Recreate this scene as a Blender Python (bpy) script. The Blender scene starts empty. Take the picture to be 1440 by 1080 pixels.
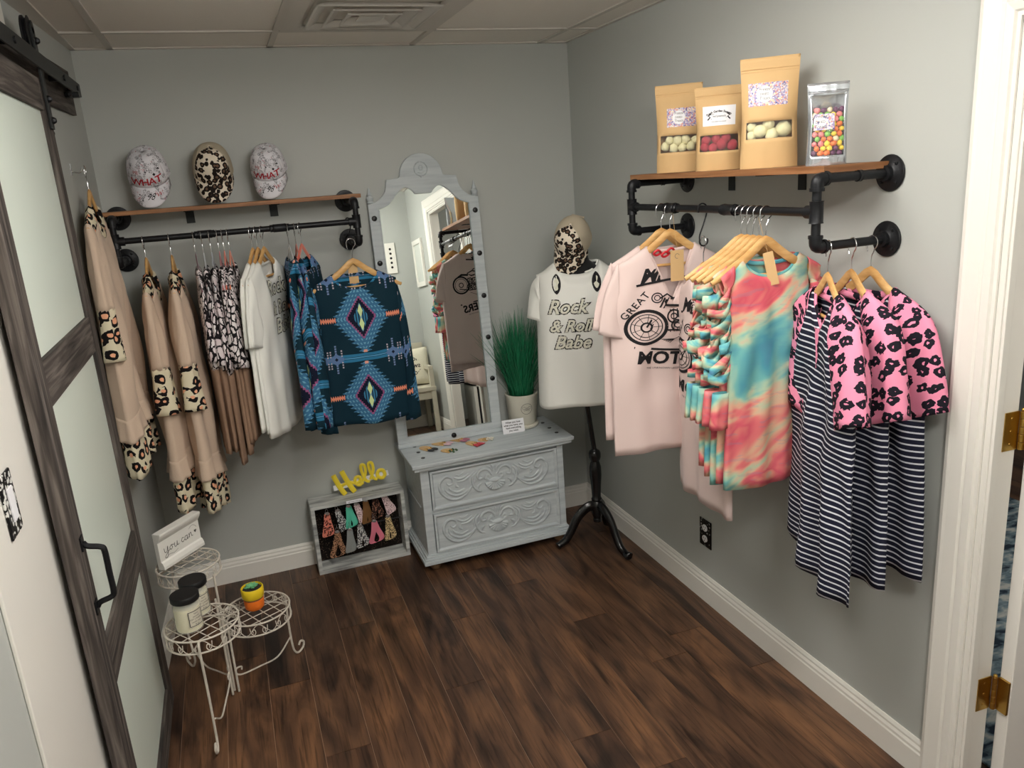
import bpy, bmesh, math, random
from math import sin, cos, pi, radians, sqrt
from mathutils import Vector, Matrix, noise
scn = bpy.context.scene
COL = scn.collection
R = random.Random(7)

# ---------------------------------------------------------------- helpers
def lin(c):
    c = c/255.0
    return c/12.92 if c <= 0.04045 else ((c+0.055)/1.055)**2.4
def rgb(r, g, b): return (lin(r), lin(g), lin(b), 1.0)
def lerp(a, b, t): return a+(b-a)*t
def sm(a, b, x):
    t = max(0.0, min(1.0, (x-a)/(b-a))); return t*t*(3-2*t)

def tag(o, label=None, cat=None, group=None, kind=None):
    if label: o['label'] = label
    if cat: o['category'] = cat
    if group: o['group'] = group
    if kind: o['kind'] = kind
    return o
def thing(name, label, cat, loc=(0, 0, 0), rot=(0, 0, 0), group=None):
    o = bpy.data.objects.new(name, None); COL.objects.link(o)
    o.empty_display_size = 0.05
    o.location = loc; o.rotation_euler = rot
    return tag(o, label, cat, group)
def copy_tree(o, parent=None):
    c = o.copy(); COL.objects.link(c)
    if parent is not None: c.parent = parent
    for ch in list(o.children): copy_tree(ch, c)
    return c

class MB:
    def __init__(s): s.v = []; s.f = []; s.uv = {}; s.mi = []
    def add(s, vs, fs, mi=0):
        b = len(s.v); s.v += [tuple(p) for p in vs]
        for f in fs: s.f.append(tuple(i+b for i in f)); s.mi.append(mi)
        return b
    def box(s, x0, x1, y0, y1, z0, z1, mi=0, M=None):
        vs = [(x, y, z) for z in (z0, z1) for y in (y0, y1) for x in (x0, x1)]
        if M is not None: vs = [M@Vector(p) for p in vs]
        s.add(vs, [(0, 2, 3, 1), (4, 5, 7, 6), (0, 1, 5, 4), (2, 6, 7, 3), (0, 4, 6, 2), (1, 3, 7, 5)], mi)
    def tube(s, pts, r, n=8, closed=False, flat=None, caps=True, mi=0):
        # pts list of Vector, r float or list; flat=(ry factor, up vector) for flattened section
        pts = [Vector(p) for p in pts]; m = len(pts)
        rs = r if isinstance(r, (list, tuple)) else [r]*m
        prev = None; rings = []
        for i, p in enumerate(pts):
            a = pts[(i-1) % m] if (closed or i > 0) else p
            b = pts[(i+1) % m] if (closed or i < m-1) else p
            t = (b-a)
            t = t.normalized() if t.length > 1e-9 else Vector((0, 0, 1))
            if flat: 
                u = Vector(flat[1]); u = (u-t*u.dot(t))
                u = u.normalized() if u.length > 1e-6 else t.orthogonal().normalized()
            elif prev is None:
                u = t.orthogonal().normalized()
            else:
                u = prev-t*prev.dot(t)
                u = u.normalized() if u.length > 1e-6 else t.orthogonal().normalized()
            prev = u; w = t.cross(u)
            k = flat[0] if flat else 1.0
            rings.append([p+u*(cos(2*pi*j/n)*rs[i]*k)+w*(sin(2*pi*j/n)*rs[i]) for j in range(n)])
        b = s.add([q for ring in rings for q in ring], [])
        L = m if closed else m-1
        for i in range(L):
            i2 = (i+1) % m
            for j in range(n):
                j2 = (j+1) % n
                s.f.append((b+i*n+j, b+i*n+j2, b+i2*n+j2, b+i2*n+j)); s.mi.append(mi)
        if caps and not closed:
            s.f.append(tuple(b+j for j in reversed(range(n)))); s.mi.append(mi)
            s.f.append(tuple(b+(m-1)*n+j for j in range(n))); s.mi.append(mi)
    def lathe(s, prof, c=(0, 0, 0), n=32, M=None, mi=0, sq=(1, 1)):
        # prof list of (radius, z)
        c = Vector(c); rings = []
        for (r, z) in prof:
            for j in range(n):
                a = 2*pi*j/n; p = Vector((r*cos(a)*sq[0], r*sin(a)*sq[1], z))
                if M is not None: p = M@p
                rings.append(c+p)
        b = s.add(rings, [])
        for i in range(len(prof)-1):
            for j in range(n):
                j2 = (j+1) % n
                s.f.append((b+i*n+j, b+i*n+j2, b+(i+1)*n+j2, b+(i+1)*n+j)); s.mi.append(mi)
        s.f.append(tuple(b+j for j in reversed(range(n)))); s.mi.append(mi)
        s.f.append(tuple(b+(len(prof)-1)*n+j for j in range(n))); s.mi.append(mi)
    def prism(s, poly, h, M=None, mi=0, fn=None):
        # poly in XZ plane, extruded along +Y by h
        n = len(poly)
        vs = [Vector((x, 0, z)) for x, z in poly]+[Vector((x, h, z)) for x, z in poly]
        if M is not None: vs = [M@p for p in vs]
        s.add(vs, [tuple(range(n)), tuple(reversed(range(n, 2*n)))]+[(i, i+n, (i+1) % n+n, (i+1) % n) for i in range(n)], mi)
    def ball(s, c, r, n=10, sc=(1, 1, 1), nz=0, mi=0, M=None):
        c = Vector(c); k = max(4, n//2+1); vs = []
        sd = c*37.0
        for i in range(k+1):
            th = pi*i/k
            for j in range(n):
                a = 2*pi*j/n
                d = Vector((sin(th)*cos(a), sin(th)*sin(a), cos(th)))
                q = r*(1+(nz*noise.noise(d*1.7+sd) if nz else 0))
                p = Vector((d.x*q*sc[0], d.y*q*sc[1], d.z*q*sc[2]))
                if M is not None: p = M@p
                vs.append(c+p)
        fs = []
        for i in range(k):
            for j in range(n):
                j2 = (j+1) % n
                fs.append((i*n+j, (i+1)*n+j, (i+1)*n+j2, i*n+j2))
        s.add(vs, fs, mi)
    def ribbon(s, pts, w, th=0.0006, fn=None, mi=0):
        # flat stroke in (x,z) with width w, mapped by fn((x,z))->Vector
        P = [Vector((p[0], p[1])) for p in pts]; n = len(P); vs = []
        for i, p in enumerate(P):
            a = P[max(0, i-1)]; b = P[min(n-1, i+1)]
            t = b-a; t = t.normalized() if t.length > 1e-9 else Vector((1, 0))
            nn = Vector((-t.y, t.x))
            ww = w[i] if isinstance(w, (list, tuple)) else w
            for sg in (1, -1):
                q = p+nn*(sg*ww*0.5); vs.append(fn(q.x, q.y) if fn else (q.x, 0, q.y))
        s.add(vs, [(2*i, 2*i+1, 2*i+3, 2*i+2) for i in range(n-1)], mi)
    def build(s, name, mats, parent=None, smooth=True, bevel=0, solid=0, sub=0, uv=None, merge=False, sharp=40):
        me = bpy.data.meshes.new(name)
        me.from_pydata([tuple(p) for p in s.v], [], s.f)
        if not isinstance(mats, (list, tuple)): mats = [mats]
        for m in mats: me.materials.append(m)
        for p, mi in zip(me.polygons, s.mi): p.material_index = min(mi, len(mats)-1)
        if uv is not None:
            lay = me.uv_layers.new(name='UVMap')
            for l in me.loops:
                lay.data[l.index].uv = uv[l.vertex_index]
        me.validate()
        if merge or True:
            bm = bmesh.new(); bm.from_mesh(me)
            if merge: bmesh.ops.remove_doubles(bm, verts=bm.verts, dist=1e-5)
            bmesh.ops.recalc_face_normals(bm, faces=bm.faces)
            bm.to_mesh(me); bm.free()
        if smooth:
            for p in me.polygons: p.use_smooth = True
            try: me.set_sharp_from_angle(angle=radians(sharp))
            except Exception: pass
        o = bpy.data.objects.new(name, me); COL.objects.link(o)
        if parent is not None: o.parent = parent
        if bevel:
            b = o.modifiers.new('bevel', 'BEVEL'); b.width = bevel; b.segments = 2; b.limit_method = 'ANGLE'
        if solid:
            b = o.modifiers.new('solid', 'SOLIDIFY'); b.thickness = solid; b.offset = 0
        if sub:
            b = o.modifiers.new('sub', 'SUBSURF'); b.levels = sub; b.render_levels = sub
        return o

def cat(pts, n=8, closed=False):
    # catmull-rom through points
    P = [Vector(p) for p in pts]; m = len(P); out = []
    rng = range(m) if closed else range(m-1)
    for i in rng:
        p1 = P[i]; p2 = P[(i+1) % m]
        p0 = P[(i-1) % m] if (closed or i > 0) else p1*2-p2
        p3 = P[(i+2) % m] if (closed or i < m-2) else p2*2-p1
        for k in range(n):
            t = k/n
            out.append(0.5*((2*p1)+(p2-p0)*t+(2*p0-5*p1+4*p2-p3)*t*t+(3*p1-p0-3*p2+p3)*t**3))
    if not closed: out.append(P[-1])
    return out
def spiral(cx, cz, r0, r1, a0, turns, n=22):
    return [(cx+lerp(r0, r1, i/n)*cos(a0+turns*2*pi*i/n), cz+lerp(r0, r1, i/n)*sin(a0+turns*2*pi*i/n)) for i in range(n+1)]
def arc(cx, cz, r, a0, a1, n=24, rz=None):
    rz = rz or r
    return [(cx+r*cos(lerp(a0, a1, i/n)), cz+rz*sin(lerp(a0, a1, i/n))) for i in range(n+1)]

def text_geo(body, size=1.0, shear=0.0, offset=0.0, align='CENTER', spacing=1.0, line=1.0):
    cu = bpy.data.curves.new('t', 'FONT'); cu.body = body; cu.size = size; cu.shear = shear
    cu.offset = offset; cu.align_x = align; cu.space_character = spacing; cu.space_line = line
    cu.resolution_u = 3
    ob = bpy.data.objects.new('t', cu); COL.objects.link(ob)
    dg = bpy.context.evaluated_depsgraph_get()
    me = bpy.data.meshes.new_from_object(ob.evaluated_get(dg))
    vs = [tuple(v.co) for v in me.vertices]; fs = [tuple(p.vertices) for p in me.polygons]
    bpy.data.objects.remove(ob); bpy.data.curves.remove(cu)
    # refine so that it can follow a curved surface
    bm = bmesh.new(); bm.from_mesh(me); bpy.data.meshes.remove(me)
    for _ in range(4):
        es = [e for e in bm.edges if e.calc_length() > size*0.22]
        if not es: break
        bmesh.ops.subdivide_edges(bm, edges=es, cuts=1)
        bmesh.ops.triangulate(bm, faces=[f for f in bm.faces if len(f.verts) > 4])
    bm.verts.ensure_lookup_table()
    vs = [tuple(v.co) for v in bm.verts]; fs = [tuple(v.index for v in f.verts) for f in bm.faces]
    bm.free()
    return vs, fs
def put_text(mb, body, size, fn, at=(0, 0), ang=0, arcr=None, mi=0, **k):
    vs, fs = text_geo(body, size, **k); out = []
    for x, y, z in vs:
        if arcr:   # bend along an arc of radius arcr, centre below
            a = -x/arcr; r = arcr+y
            x, y = -sin(a)*r, cos(a)*r-arcr
        X = at[0]+x*cos(ang)-y*sin(ang); Z = at[1]+x*sin(ang)+y*cos(ang)
        out.append(fn(X, Z))
    mb.add(out, fs, mi)

# ---------------------------------------------------------------- materials
def nt(m): return m.node_tree.nodes, m.node_tree.links
def mat(name, col, rough=0.6, metal=0.0, spec=0.4, bump=0, bscale=200, var=0, vscale=6, trans=0, alpha=1, emit=None, es=0, sheen=0, coat=0, ior=None):
    m = bpy.data.materials.new(name); m.use_nodes = True
    N, L = nt(m); b = N['Principled BSDF']
    b.inputs['Base Color'].default_value = col; b.inputs['Roughness'].default_value = rough
    b.inputs['Metallic'].default_value = metal; b.inputs['Specular IOR Level'].default_value = spec
    if trans: b.inputs['Transmission Weight'].default_value = trans
    if ior: b.inputs['IOR'].default_value = ior
    if alpha < 1: b.inputs['Alpha'].default_value = alpha
    if sheen: b.inputs['Sheen Weight'].default_value = sheen
    if coat: b.inputs['Coat Weight'].default_value = coat
    if emit: b.inputs['Emission Color'].default_value = emit; b.inputs['Emission Strength'].default_value = es
    tc = N.new('ShaderNodeTexCoord')
    if var:
        n = N.new('ShaderNodeTexNoise'); n.inputs['Scale'].default_value = vscale; n.inputs['Detail'].default_value = 5
        L.new(tc.outputs['Object'], n.inputs['Vector'])
        mx = N.new('ShaderNodeMixRGB'); mx.inputs[1].default_value = tuple(c*(1-var) for c in col[:3])+(1,)
        mx.inputs[2].default_value = tuple(min(1, c*(1+var)) for c in col[:3])+(1,)
        L.new(n.outputs['Fac'], mx.inputs[0]); L.new(mx.outputs[0], b.inputs['Base Color'])
    if bump:
        n = N.new('ShaderNodeTexNoise'); n.inputs['Scale'].default_value = bscale; n.inputs['Detail'].default_value = 3
        L.new(tc.outputs['Object'], n.inputs['Vector'])
        bp = N.new('ShaderNodeBump'); bp.inputs['Strength'].default_value = bump; bp.inputs['Distance'].default_value = 0.002
        L.new(n.outputs['Fac'], bp.inputs['Height']); L.new(bp.outputs[0], b.inputs['Normal'])
    return m
def blank(name, rough=0.8):
    m = bpy.data.materials.new(name); m.use_nodes = True; N, L = nt(m)
    b = N['Principled BSDF']; b.inputs['Roughness'].default_value = rough; b.inputs['Specular IOR Level'].default_value = 0.2
    return m, N, L, b
def ramp(N, stops, interp='LINEAR'):
    r = N.new('ShaderNodeValToRGB'); cr = r.color_ramp; cr.interpolation = interp
    while len(cr.elements) < len(stops): cr.elements.new(0.5)
    for e, (p, c) in zip(cr.elements, stops): e.position = p; e.color = c
    return r
def math_n(N, L, op, a, b=None, c=None):
    n = N.new('ShaderNodeMath'); n.operation = op
    for i, x in enumerate((a, b, c)):
        if x is None: continue
        if isinstance(x, (int, float)): n.inputs[i].default_value = x
        else: L.new(x, n.inputs[i])
    return n.outputs[0]
def mixc(N, L, fac, a, b):
    n = N.new('ShaderNodeMixRGB')
    for i, x in enumerate((fac, a, b)):
        if isinstance(x, (int, float)): n.inputs[i].default_value = x
        elif isinstance(x, tuple): n.inputs[i].default_value = x
        else: L.new(x, n.inputs[i])
    return n.outputs[0]
def coords(N, L, kind='UV', scale=(1, 1, 1), rot=(0, 0, 0), warp=0, wscale=8):
    tc = N.new('ShaderNodeTexCoord'); mp = N.new('ShaderNodeMapping')
    mp.inputs['Scale'].default_value = scale; mp.inputs['Rotation'].default_value = rot
    L.new(tc.outputs[kind], mp.inputs['Vector']); out = mp.outputs[0]
    if warp:
        n = N.new('ShaderNodeTexNoise'); n.inputs['Scale'].default_value = wscale; n.inputs['Detail'].default_value = 2
        L.new(out, n.inputs['Vector'])
        s = N.new('ShaderNodeVectorMath'); s.operation = 'SUBTRACT'; L.new(n.outputs['Color'], s.inputs[0]); s.inputs[1].default_value = (.5, .5, .5)
        sc = N.new('ShaderNodeVectorMath'); sc.operation = 'SCALE'; L.new(s.outputs[0], sc.inputs[0]); sc.inputs['Scale'].default_value = warp
        ad = N.new('ShaderNodeVectorMath'); ad.operation = 'ADD'; L.new(out, ad.inputs[0]); L.new(sc.outputs[0], ad.inputs[1]); out = ad.outputs[0]
    return out
def leopard(name, base, dark, mid, scale=22, r1=.30, r2=.50, kind='UV', warp=.35, gate=.42, rough=.8):
    """rosettes: a dark broken ring round a tinted centre"""
    m, N, L, b = blank(name, rough)
    co = coords(N, L, kind, (scale, scale, scale), warp=warp, wscale=2.2)
    v = N.new('ShaderNodeTexVoronoi'); v.inputs['Scale'].default_value = 1.0; v.inputs['Randomness'].default_value = .75; L.new(co, v.inputs['Vector'])
    if kind == 'UV': v.voronoi_dimensions = '2D'
    n = N.new('ShaderNodeTexNoise'); n.inputs['Scale'].default_value = 1.6; n.inputs['Detail'].default_value = 2; L.new(co, n.inputs['Vector'])
    wob = math_n(N, L, 'MULTIPLY_ADD', n.outputs['Fac'], .3, -.15)
    d = math_n(N, L, 'ADD', v.outputs['Distance'], wob)
    inside = math_n(N, L, 'LESS_THAN', d, r2)
    core = math_n(N, L, 'LESS_THAN', d, r1)
    n2 = N.new('ShaderNodeTexNoise'); n2.inputs['Scale'].default_value = 1.1; L.new(co, n2.inputs['Vector'])
    g = math_n(N, L, 'GREATER_THAN', n2.outputs['Fac'], gate)
    ring = math_n(N, L, 'MULTIPLY', math_n(N, L, 'SUBTRACT', inside, core), g)
    c1 = mixc(N, L, core, base, mid)
    c2 = mixc(N, L, ring, c1, dark)
    L.new(c2, b.inputs['Base Color'])
    return m
def stripes(name, base, line, period=.0155, frac=.22, rough=.8):
    m, N, L, b = blank(name, rough)
    tc = N.new('ShaderNodeTexCoord'); sp = N.new('ShaderNodeSeparateXYZ'); L.new(tc.outputs['UV'], sp.inputs[0])
    f = math_n(N, L, 'FRACT', math_n(N, L, 'DIVIDE', sp.outputs['Y'], period))
    L.new(mixc(N, L, math_n(N, L, 'LESS_THAN', f, frac), base, line), b.inputs['Base Color'])
    return m
def tiedye(name, seed, sc=3.9):
    m, N, L, b = blank(name, .85)
    tc = N.new('ShaderNodeTexCoord'); mp = N.new('ShaderNodeMapping')
    mp.inputs['Location'].default_value = (seed*3.1, seed*1.7, 0); mp.inputs['Rotation'].default_value = (0, 0, .5)
    L.new(tc.outputs['UV'], mp.inputs['Vector'])
    n = N.new('ShaderNodeTexNoise'); n.inputs['Scale'].default_value = sc; n.inputs['Detail'].default_value = 3.2
    n.inputs['Distortion'].default_value = .6; n.inputs['Roughness'].default_value = .52
    mp2 = N.new('ShaderNodeMapping'); mp2.inputs['Scale'].default_value = (1.0, 1.7, 1); L.new(mp.outputs[0], mp2.inputs['Vector'])
    L.new(mp2.outputs[0], n.inputs['Vector'])
    r = ramp(N, [(.22, rgb(92, 112, 160)), (.34, rgb(84, 158, 176)), (.41, rgb(120, 188, 184)), (.47, rgb(186, 206, 176)), (.52, rgb(226, 178, 150)),
                 (.57, rgb(228, 124, 124)), (.63, rgb(214, 92, 108)), (.69, rgb(226, 150, 130)), (.75, rgb(170, 196, 176)), (.84, rgb(120, 160, 186))])
    L.new(n.outputs['Fac'], r.inputs[0])
    n2 = N.new('ShaderNodeTexNoise'); n2.inputs['Scale'].default_value = 40; n2.inputs['Detail'].default_value = 2
    mp3 = N.new('ShaderNodeMapping'); mp3.inputs['Scale'].default_value = (.35, 1.6, 1); mp3.inputs['Rotation'].default_value = (0, 0, .5); L.new(tc.outputs['UV'], mp3.inputs['Vector']); L.new(mp3.outputs[0], n2.inputs['Vector'])
    f = math_n(N, L, 'MULTIPLY', math_n(N, L, 'GREATER_THAN', n2.outputs['Fac'], .60), .16)
    L.new(mixc(N, L, f, r.outputs[0], rgb(96, 150, 178)), b.inputs['Base Color'])
    return m
def snake(name):
    m, N, L, b = blank(name, .8)
    co = coords(N, L, 'UV', (44, 34, 1), warp=.5, wscale=3)
    v = N.new('ShaderNodeTexVoronoi'); v.inputs['Scale'].default_value = 1.0; v.feature = 'DISTANCE_TO_EDGE'; v.voronoi_dimensions = '2D'; L.new(co, v.inputs['Vector'])
    v2 = N.new('ShaderNodeTexVoronoi'); v2.inputs['Scale'].default_value = 1.0; v2.voronoi_dimensions = '2D'; L.new(co, v2.inputs['Vector'])
    n = N.new('ShaderNodeTexNoise'); n.inputs['Scale'].default_value = .45; L.new(co, n.inputs['Vector'])
    th = math_n(N, L, 'MULTIPLY_ADD', math_n(N, L, 'POWER', n.outputs['Fac'], 3), 1.3, -.02)
    edge = math_n(N, L, 'LESS_THAN', v.outputs['Distance'], th)
    cell = mixc(N, L, v2.outputs['Color'], rgb(214, 196, 200), rgb(236, 232, 232))
    L.new(mixc(N, L, edge, cell, rgb(24, 20, 24)), b.inputs['Base Color'])
    return m
def wood(name, c1, c2, scale=(3, 60, 60), rough=.55, c3=None, kind='Object', bump=.15, dist=3, nscale=1.0):
    m, N, L, b = blank(name, rough); b.inputs['Specular IOR Level'].default_value = .35
    co = coords(N, L, kind, scale, warp=.3, wscale=1.5)
    n = N.new('ShaderNodeTexNoise'); n.inputs['Scale'].default_value = nscale; n.inputs['Detail'].default_value = 8; n.inputs['Distortion'].default_value = dist*.2
    L.new(co, n.inputs['Vector'])
    r = ramp(N, [(.3, c1), (.5, c3 or tuple((a+d)/2 for a, d in zip(c1, c2))), (.68, c2)]); L.new(n.outputs['Fac'], r.inputs[0])
    L.new(r.outputs[0], b.inputs['Base Color'])
    if bump:
        bp = N.new('ShaderNodeBump'); bp.inputs['Strength'].default_value = bump; bp.inputs['Distance'].default_value = .002
        L.new(n.outputs['Fac'], bp.inputs['Height']); L.new(bp.outputs[0], b.inputs['Normal'])
    return m
M = {}
M['wall'] = mat('wall_paint', rgb(180, 183, 179), .55, bump=.06, bscale=350, var=.012, vscale=2)
M['wall2'] = mat('wall_paint_far', rgb(176, 181, 179), .6)
M['ceil'] = mat('ceiling_tile', rgb(236, 230, 222), .9, bump=.25, bscale=260, var=.02, vscale=60)
M['tbar'] = mat('ceiling_grid_metal', rgb(206, 200, 192), .5)
M['trim'] = mat('white_trim_paint', rgb(232, 229, 222), .35, spec=.5)
M['door'] = mat('white_door_paint', rgb(234, 231, 226), .35, spec=.5)
M['black'] = mat('black_pipe_iron', rgb(26, 27, 30), .42, .35, bump=.25, bscale=300)
M['blackmetal'] = mat('black_flat_steel', rgb(36, 38, 38), .5, .3)
M['gloss'] = mat('gloss_black_wood', rgb(10, 10, 12), .22, spec=.6)
M['knob'] = mat('black_knob', rgb(14, 14, 16), .35)
M['barn'] = wood('weathered_barn_wood', rgb(40, 36, 34), rgb(112, 104, 98), (70, 70, 3.5), .75, rgb(76, 69, 65), bump=.4)
M['barnh'] = wood('weathered_barn_wood_horizontal', rgb(40, 36, 34), rgb(112, 104, 98), (70, 3.5, 70), .75, rgb(76, 69, 65), bump=.4)
M['frost'] = mat('frosted_glass', rgb(222, 232, 222), .32, spec=.5)
M['brass'] = mat('brass', rgb(196, 160, 84), .28, 1.0)
M['chrome'] = mat('chrome_wire', rgb(200, 200, 202), .22, 1.0)
M['hang'] = wood('hanger_wood', rgb(196, 146, 84), rgb(226, 184, 124), (8, 40, 40), .4, bump=.05)
M['shelf'] = wood('shelf_board_wood', rgb(118, 76, 46), rgb(168, 120, 80), (3, 3, 60), .5, bump=.1)
M['white'] = mat('white_cotton', rgb(236, 236, 230), .9, bump=.15, bscale=500, sheen=.1)
M['pinktee'] = mat('pale_pink_cotton', rgb(222, 200, 195), .9, bump=.15, bscale=500, sheen=.1)
M['beige'] = mat('beige_crepe', rgb(208, 185, 164), .9, bump=.5, bscale=260, sheen=.1)
M['brown'] = mat('taupe_brown_knit', rgb(142, 114, 94), .95, bump=.3, bscale=400)
M['print'] = mat('black_print_ink', rgb(22, 20, 24), .8)
M['printw'] = mat('cream_print_ink', rgb(226, 224, 208), .85)
M['leoC'] = leopard('cream_leopard_fabric', rgb(226, 216, 188), rgb(20, 16, 18), rgb(240, 176, 140), 21, .17, .43, gate=.40)
M['leoP'] = leopard('pink_leopard_fabric', rgb(236, 146, 176), rgb(26, 24, 34), rgb(236, 146, 176), 28, .07, .39, gate=.30, warp=.6)
M['leoH'] = leopard('leopard_cap_fabric', rgb(228, 216, 198), rgb(30, 22, 18), rgb(104, 80, 64), 44, .27, .56, kind='Object', gate=.12, warp=.3)
M['leoB'] = leopard('brown_leopard_strap', rgb(186, 140, 108), rgb(30, 20, 16), rgb(120, 80, 56), 150, .2, .45, kind='Object', gate=.3)
M['leoK'] = leopard('coral_leopard_strap', rgb(232, 140, 120), rgb(40, 24, 24), rgb(190, 100, 84), 80, .2, .42, kind='Object', gate=.3)
M['leoG'] = leopard('golden_leopard_strap', rgb(226, 200, 150), rgb(30, 22, 18), rgb(150, 110, 70), 150, .2, .45, kind='Object', gate=.3)
M['stripe'] = stripes('navy_white_stripe_jersey', rgb(30, 32, 50), rgb(214, 216, 224), .0165, .26)
M['snake'] = snake('snakeskin_print_fabric')
M['kraft'] = mat('kraft_paper', rgb(208, 172, 122), .7, var=.05, vscale=12, bump=.3, bscale=60)
M['label'] = mat('white_label_paper', rgb(236, 236, 240), .5)
M['film'] = mat('clear_plastic_film', rgb(255, 255, 255), .08, spec=.6, alpha=.06)
M['pot'] = mat('cream_ceramic', rgb(210, 206, 192), .35, spec=.5)
M['ink'] = mat('grey_ink', rgb(90, 88, 84), .7)
M['grass'] = mat('artificial_grass_green', rgb(30, 120, 80), .5, var=.5, vscale=40)
M['cream'] = mat('cream_wax', rgb(236, 224, 180), .5)
M['jarlid'] = mat('matte_black_lid', rgb(20, 20, 22), .55)
M['wire'] = mat('antique_white_wire', rgb(206, 198, 186), .5, var=.2, vscale=60)
M['yellow'] = mat('yellow_enamel', rgb(238, 206, 40), .5)
M['orange'] = mat('orange_enamel', rgb(240, 120, 36), .5)
M['succ'] = mat('succulent_green', rgb(110, 180, 130), .5, var=.3, vscale=50)
M['soil'] = mat('dark_pebbles', rgb(50, 44, 38), .9, bump=1, bscale=200)
# ---------------------------------------------------------------- camera
CAMPOS = Vector((-1.67182026, -3.64597337, 1.7855872))
RT = Vector((0.93554171, -0.34637981, -0.06915734)); UP = Vector((0.15334025, 0.22190115, 0.96293647)); FW = Vector((0.31819566, 0.91147183, -0.26071175))
cd = bpy.data.cameras.new('camera'); cam = bpy.data.objects.new('camera', cd); COL.objects.link(cam)
cd.lens = 27.371; cd.sensor_width = 36; cd.clip_start = 0.02
cam.matrix_world = Matrix(((RT.x, UP.x, -FW.x, CAMPOS.x), (RT.y, UP.y, -FW.y, CAMPOS.y), (RT.z, UP.z, -FW.z, CAMPOS.z), (0, 0, 0, 1)))
scn.camera = cam

# ---------------------------------------------------------------- the room
H = 2.365; YB = -4.25; T = .088
DY0, DY1, DH = -2.335, -3.345, 2.035          # doorway in the right wall
def struct(o): return tag(o, kind='structure')

# floor planks (one mesh, a plank each with its own tone)
def floor_mesh():
    base = MB(); tones = []
    w = .1495; L_ = 1.236
    known = {-1: -1.60, 0: -1.60, 1: -1.30, 2: -1.42, 3: -1.045, 4: -.648, 5: -1.672, 6: -.81, 7: -1.24, 8: -1.75, 9: -.66, 10: -1.40, 11: -.95}
    m = MB()
    for k in range(-20, 17):
        x1 = .0256-w*k; x0 = x1-w
        x1 -= .0009; x0 += .0009
        off = known.get(k, -1.2-.37*((k*7) % 5)/2)
        ys = []
        y = off+L_*4
        while y > -5.6: ys.append(y); y -= L_
        ys.append(y)
        for a, b in zip(ys, ys[1:]):
            a2, b2 = min(a, 3.0)-.0009, max(b, -5.6)+.0009
            if a2 <= b2 or b2 > 1.2: continue
            t = R.random()
            m.box(x0, x1, b2, a2, -.008, 0.0); tones += [t]*8
    return m, tones
fm, tones = floor_mesh()
mf, N, L, b = blank('dark_hickory_planks', .38); b.inputs['Specular IOR Level'].default_value = .38
at = N.new('ShaderNodeAttribute'); at.attribute_name = 'tone'
tc = N.new('ShaderNodeTexCoord'); ofs = N.new('ShaderNodeCombineXYZ'); L.new(math_n(N, L, 'MULTIPLY', at.outputs['Fac'], 9.7), ofs.inputs[0]); L.new(math_n(N, L, 'MULTIPLY', at.outputs['Fac'], 23.0), ofs.inputs[1])
ad = N.new('ShaderNodeVectorMath'); ad.operation = 'ADD'; L.new(tc.outputs['Object'], ad.inputs[0]); L.new(ofs.outputs[0], ad.inputs[1])
mp = N.new('ShaderNodeMapping'); mp.inputs['Scale'].default_value = (9, 1.7, 1); L.new(ad.outputs[0], mp.inputs['Vector'])
n1 = N.new('ShaderNodeTexNoise'); n1.inputs['Scale'].default_value = 1.0; n1.inputs['Detail'].default_value = 6; n1.inputs['Distortion'].default_value = 1.6; L.new(mp.outputs[0], n1.inputs['Vector'])
mp2 = N.new('ShaderNodeMapping'); mp2.inputs['Scale'].default_value = (95, 4.5, 1); L.new(ad.outputs[0], mp2.inputs['Vector'])
n2 = N.new('ShaderNodeTexNoise'); n2.inputs['Scale'].default_value = 1.0; n2.inputs['Detail'].default_value = 6; n2.inputs['Distortion'].default_value = .8; L.new(mp2.outputs[0], n2.inputs['Vector'])
r1 = ramp(N, [(.30, rgb(47, 34, 27)), (.43, rgb(74, 53, 41)), (.56, rgb(100, 72, 53)), (.72, rgb(124, 89, 63))]); L.new(n1.outputs['Fac'], r1.inputs[0])
r2 = ramp(N, [(.34, (.42, .40, .39, 1)), (.50, (1, 1, 1, 1))]); L.new(n2.outputs['Fac'], r2.inputs[0])
mm = N.new('ShaderNodeMixRGB'); mm.blend_type = 'MULTIPLY'; mm.inputs[0].default_value = .85; L.new(r1.outputs[0], mm.inputs[1]); L.new(r2.outputs[0], mm.inputs[2])
r3 = ramp(N, [(0, (.74, .76, .82, 1)), (1, (1.12, 1.08, 1.02, 1))]); L.new(at.outputs['Fac'], r3.inputs[0])
mm2 = N.new('ShaderNodeMixRGB'); mm2.blend_type = 'MULTIPLY'; mm2.inputs[0].default_value = 1; L.new(mm.outputs[0], mm2.inputs[1]); L.new(r3.outputs[0], mm2.inputs[2])
L.new(mm2.outputs[0], b.inputs['Base Color'])
bp = N.new('ShaderNodeBump'); bp.inputs['Strength'].default_value = .25; bp.inputs['Distance'].default_value = .001; L.new(n2.outputs['Fac'], bp.inputs['Height']); L.new(bp.outputs[0], b.inputs['Normal'])
gap = mat('plank_bevel_seam', rgb(150, 122, 100), .7)
fl = fm
fl.box(-2.7, 3.2, -5.6, 1.2, -.06, -.0022, mi=1); tones += [.5]*8
fo = fl.build('floor', [mf, gap], smooth=False)
ca = fo.data.attributes.new('tone', 'FLOAT', 'POINT')
ca.data.foreach_set('value', tones)
struct(fo)

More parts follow.
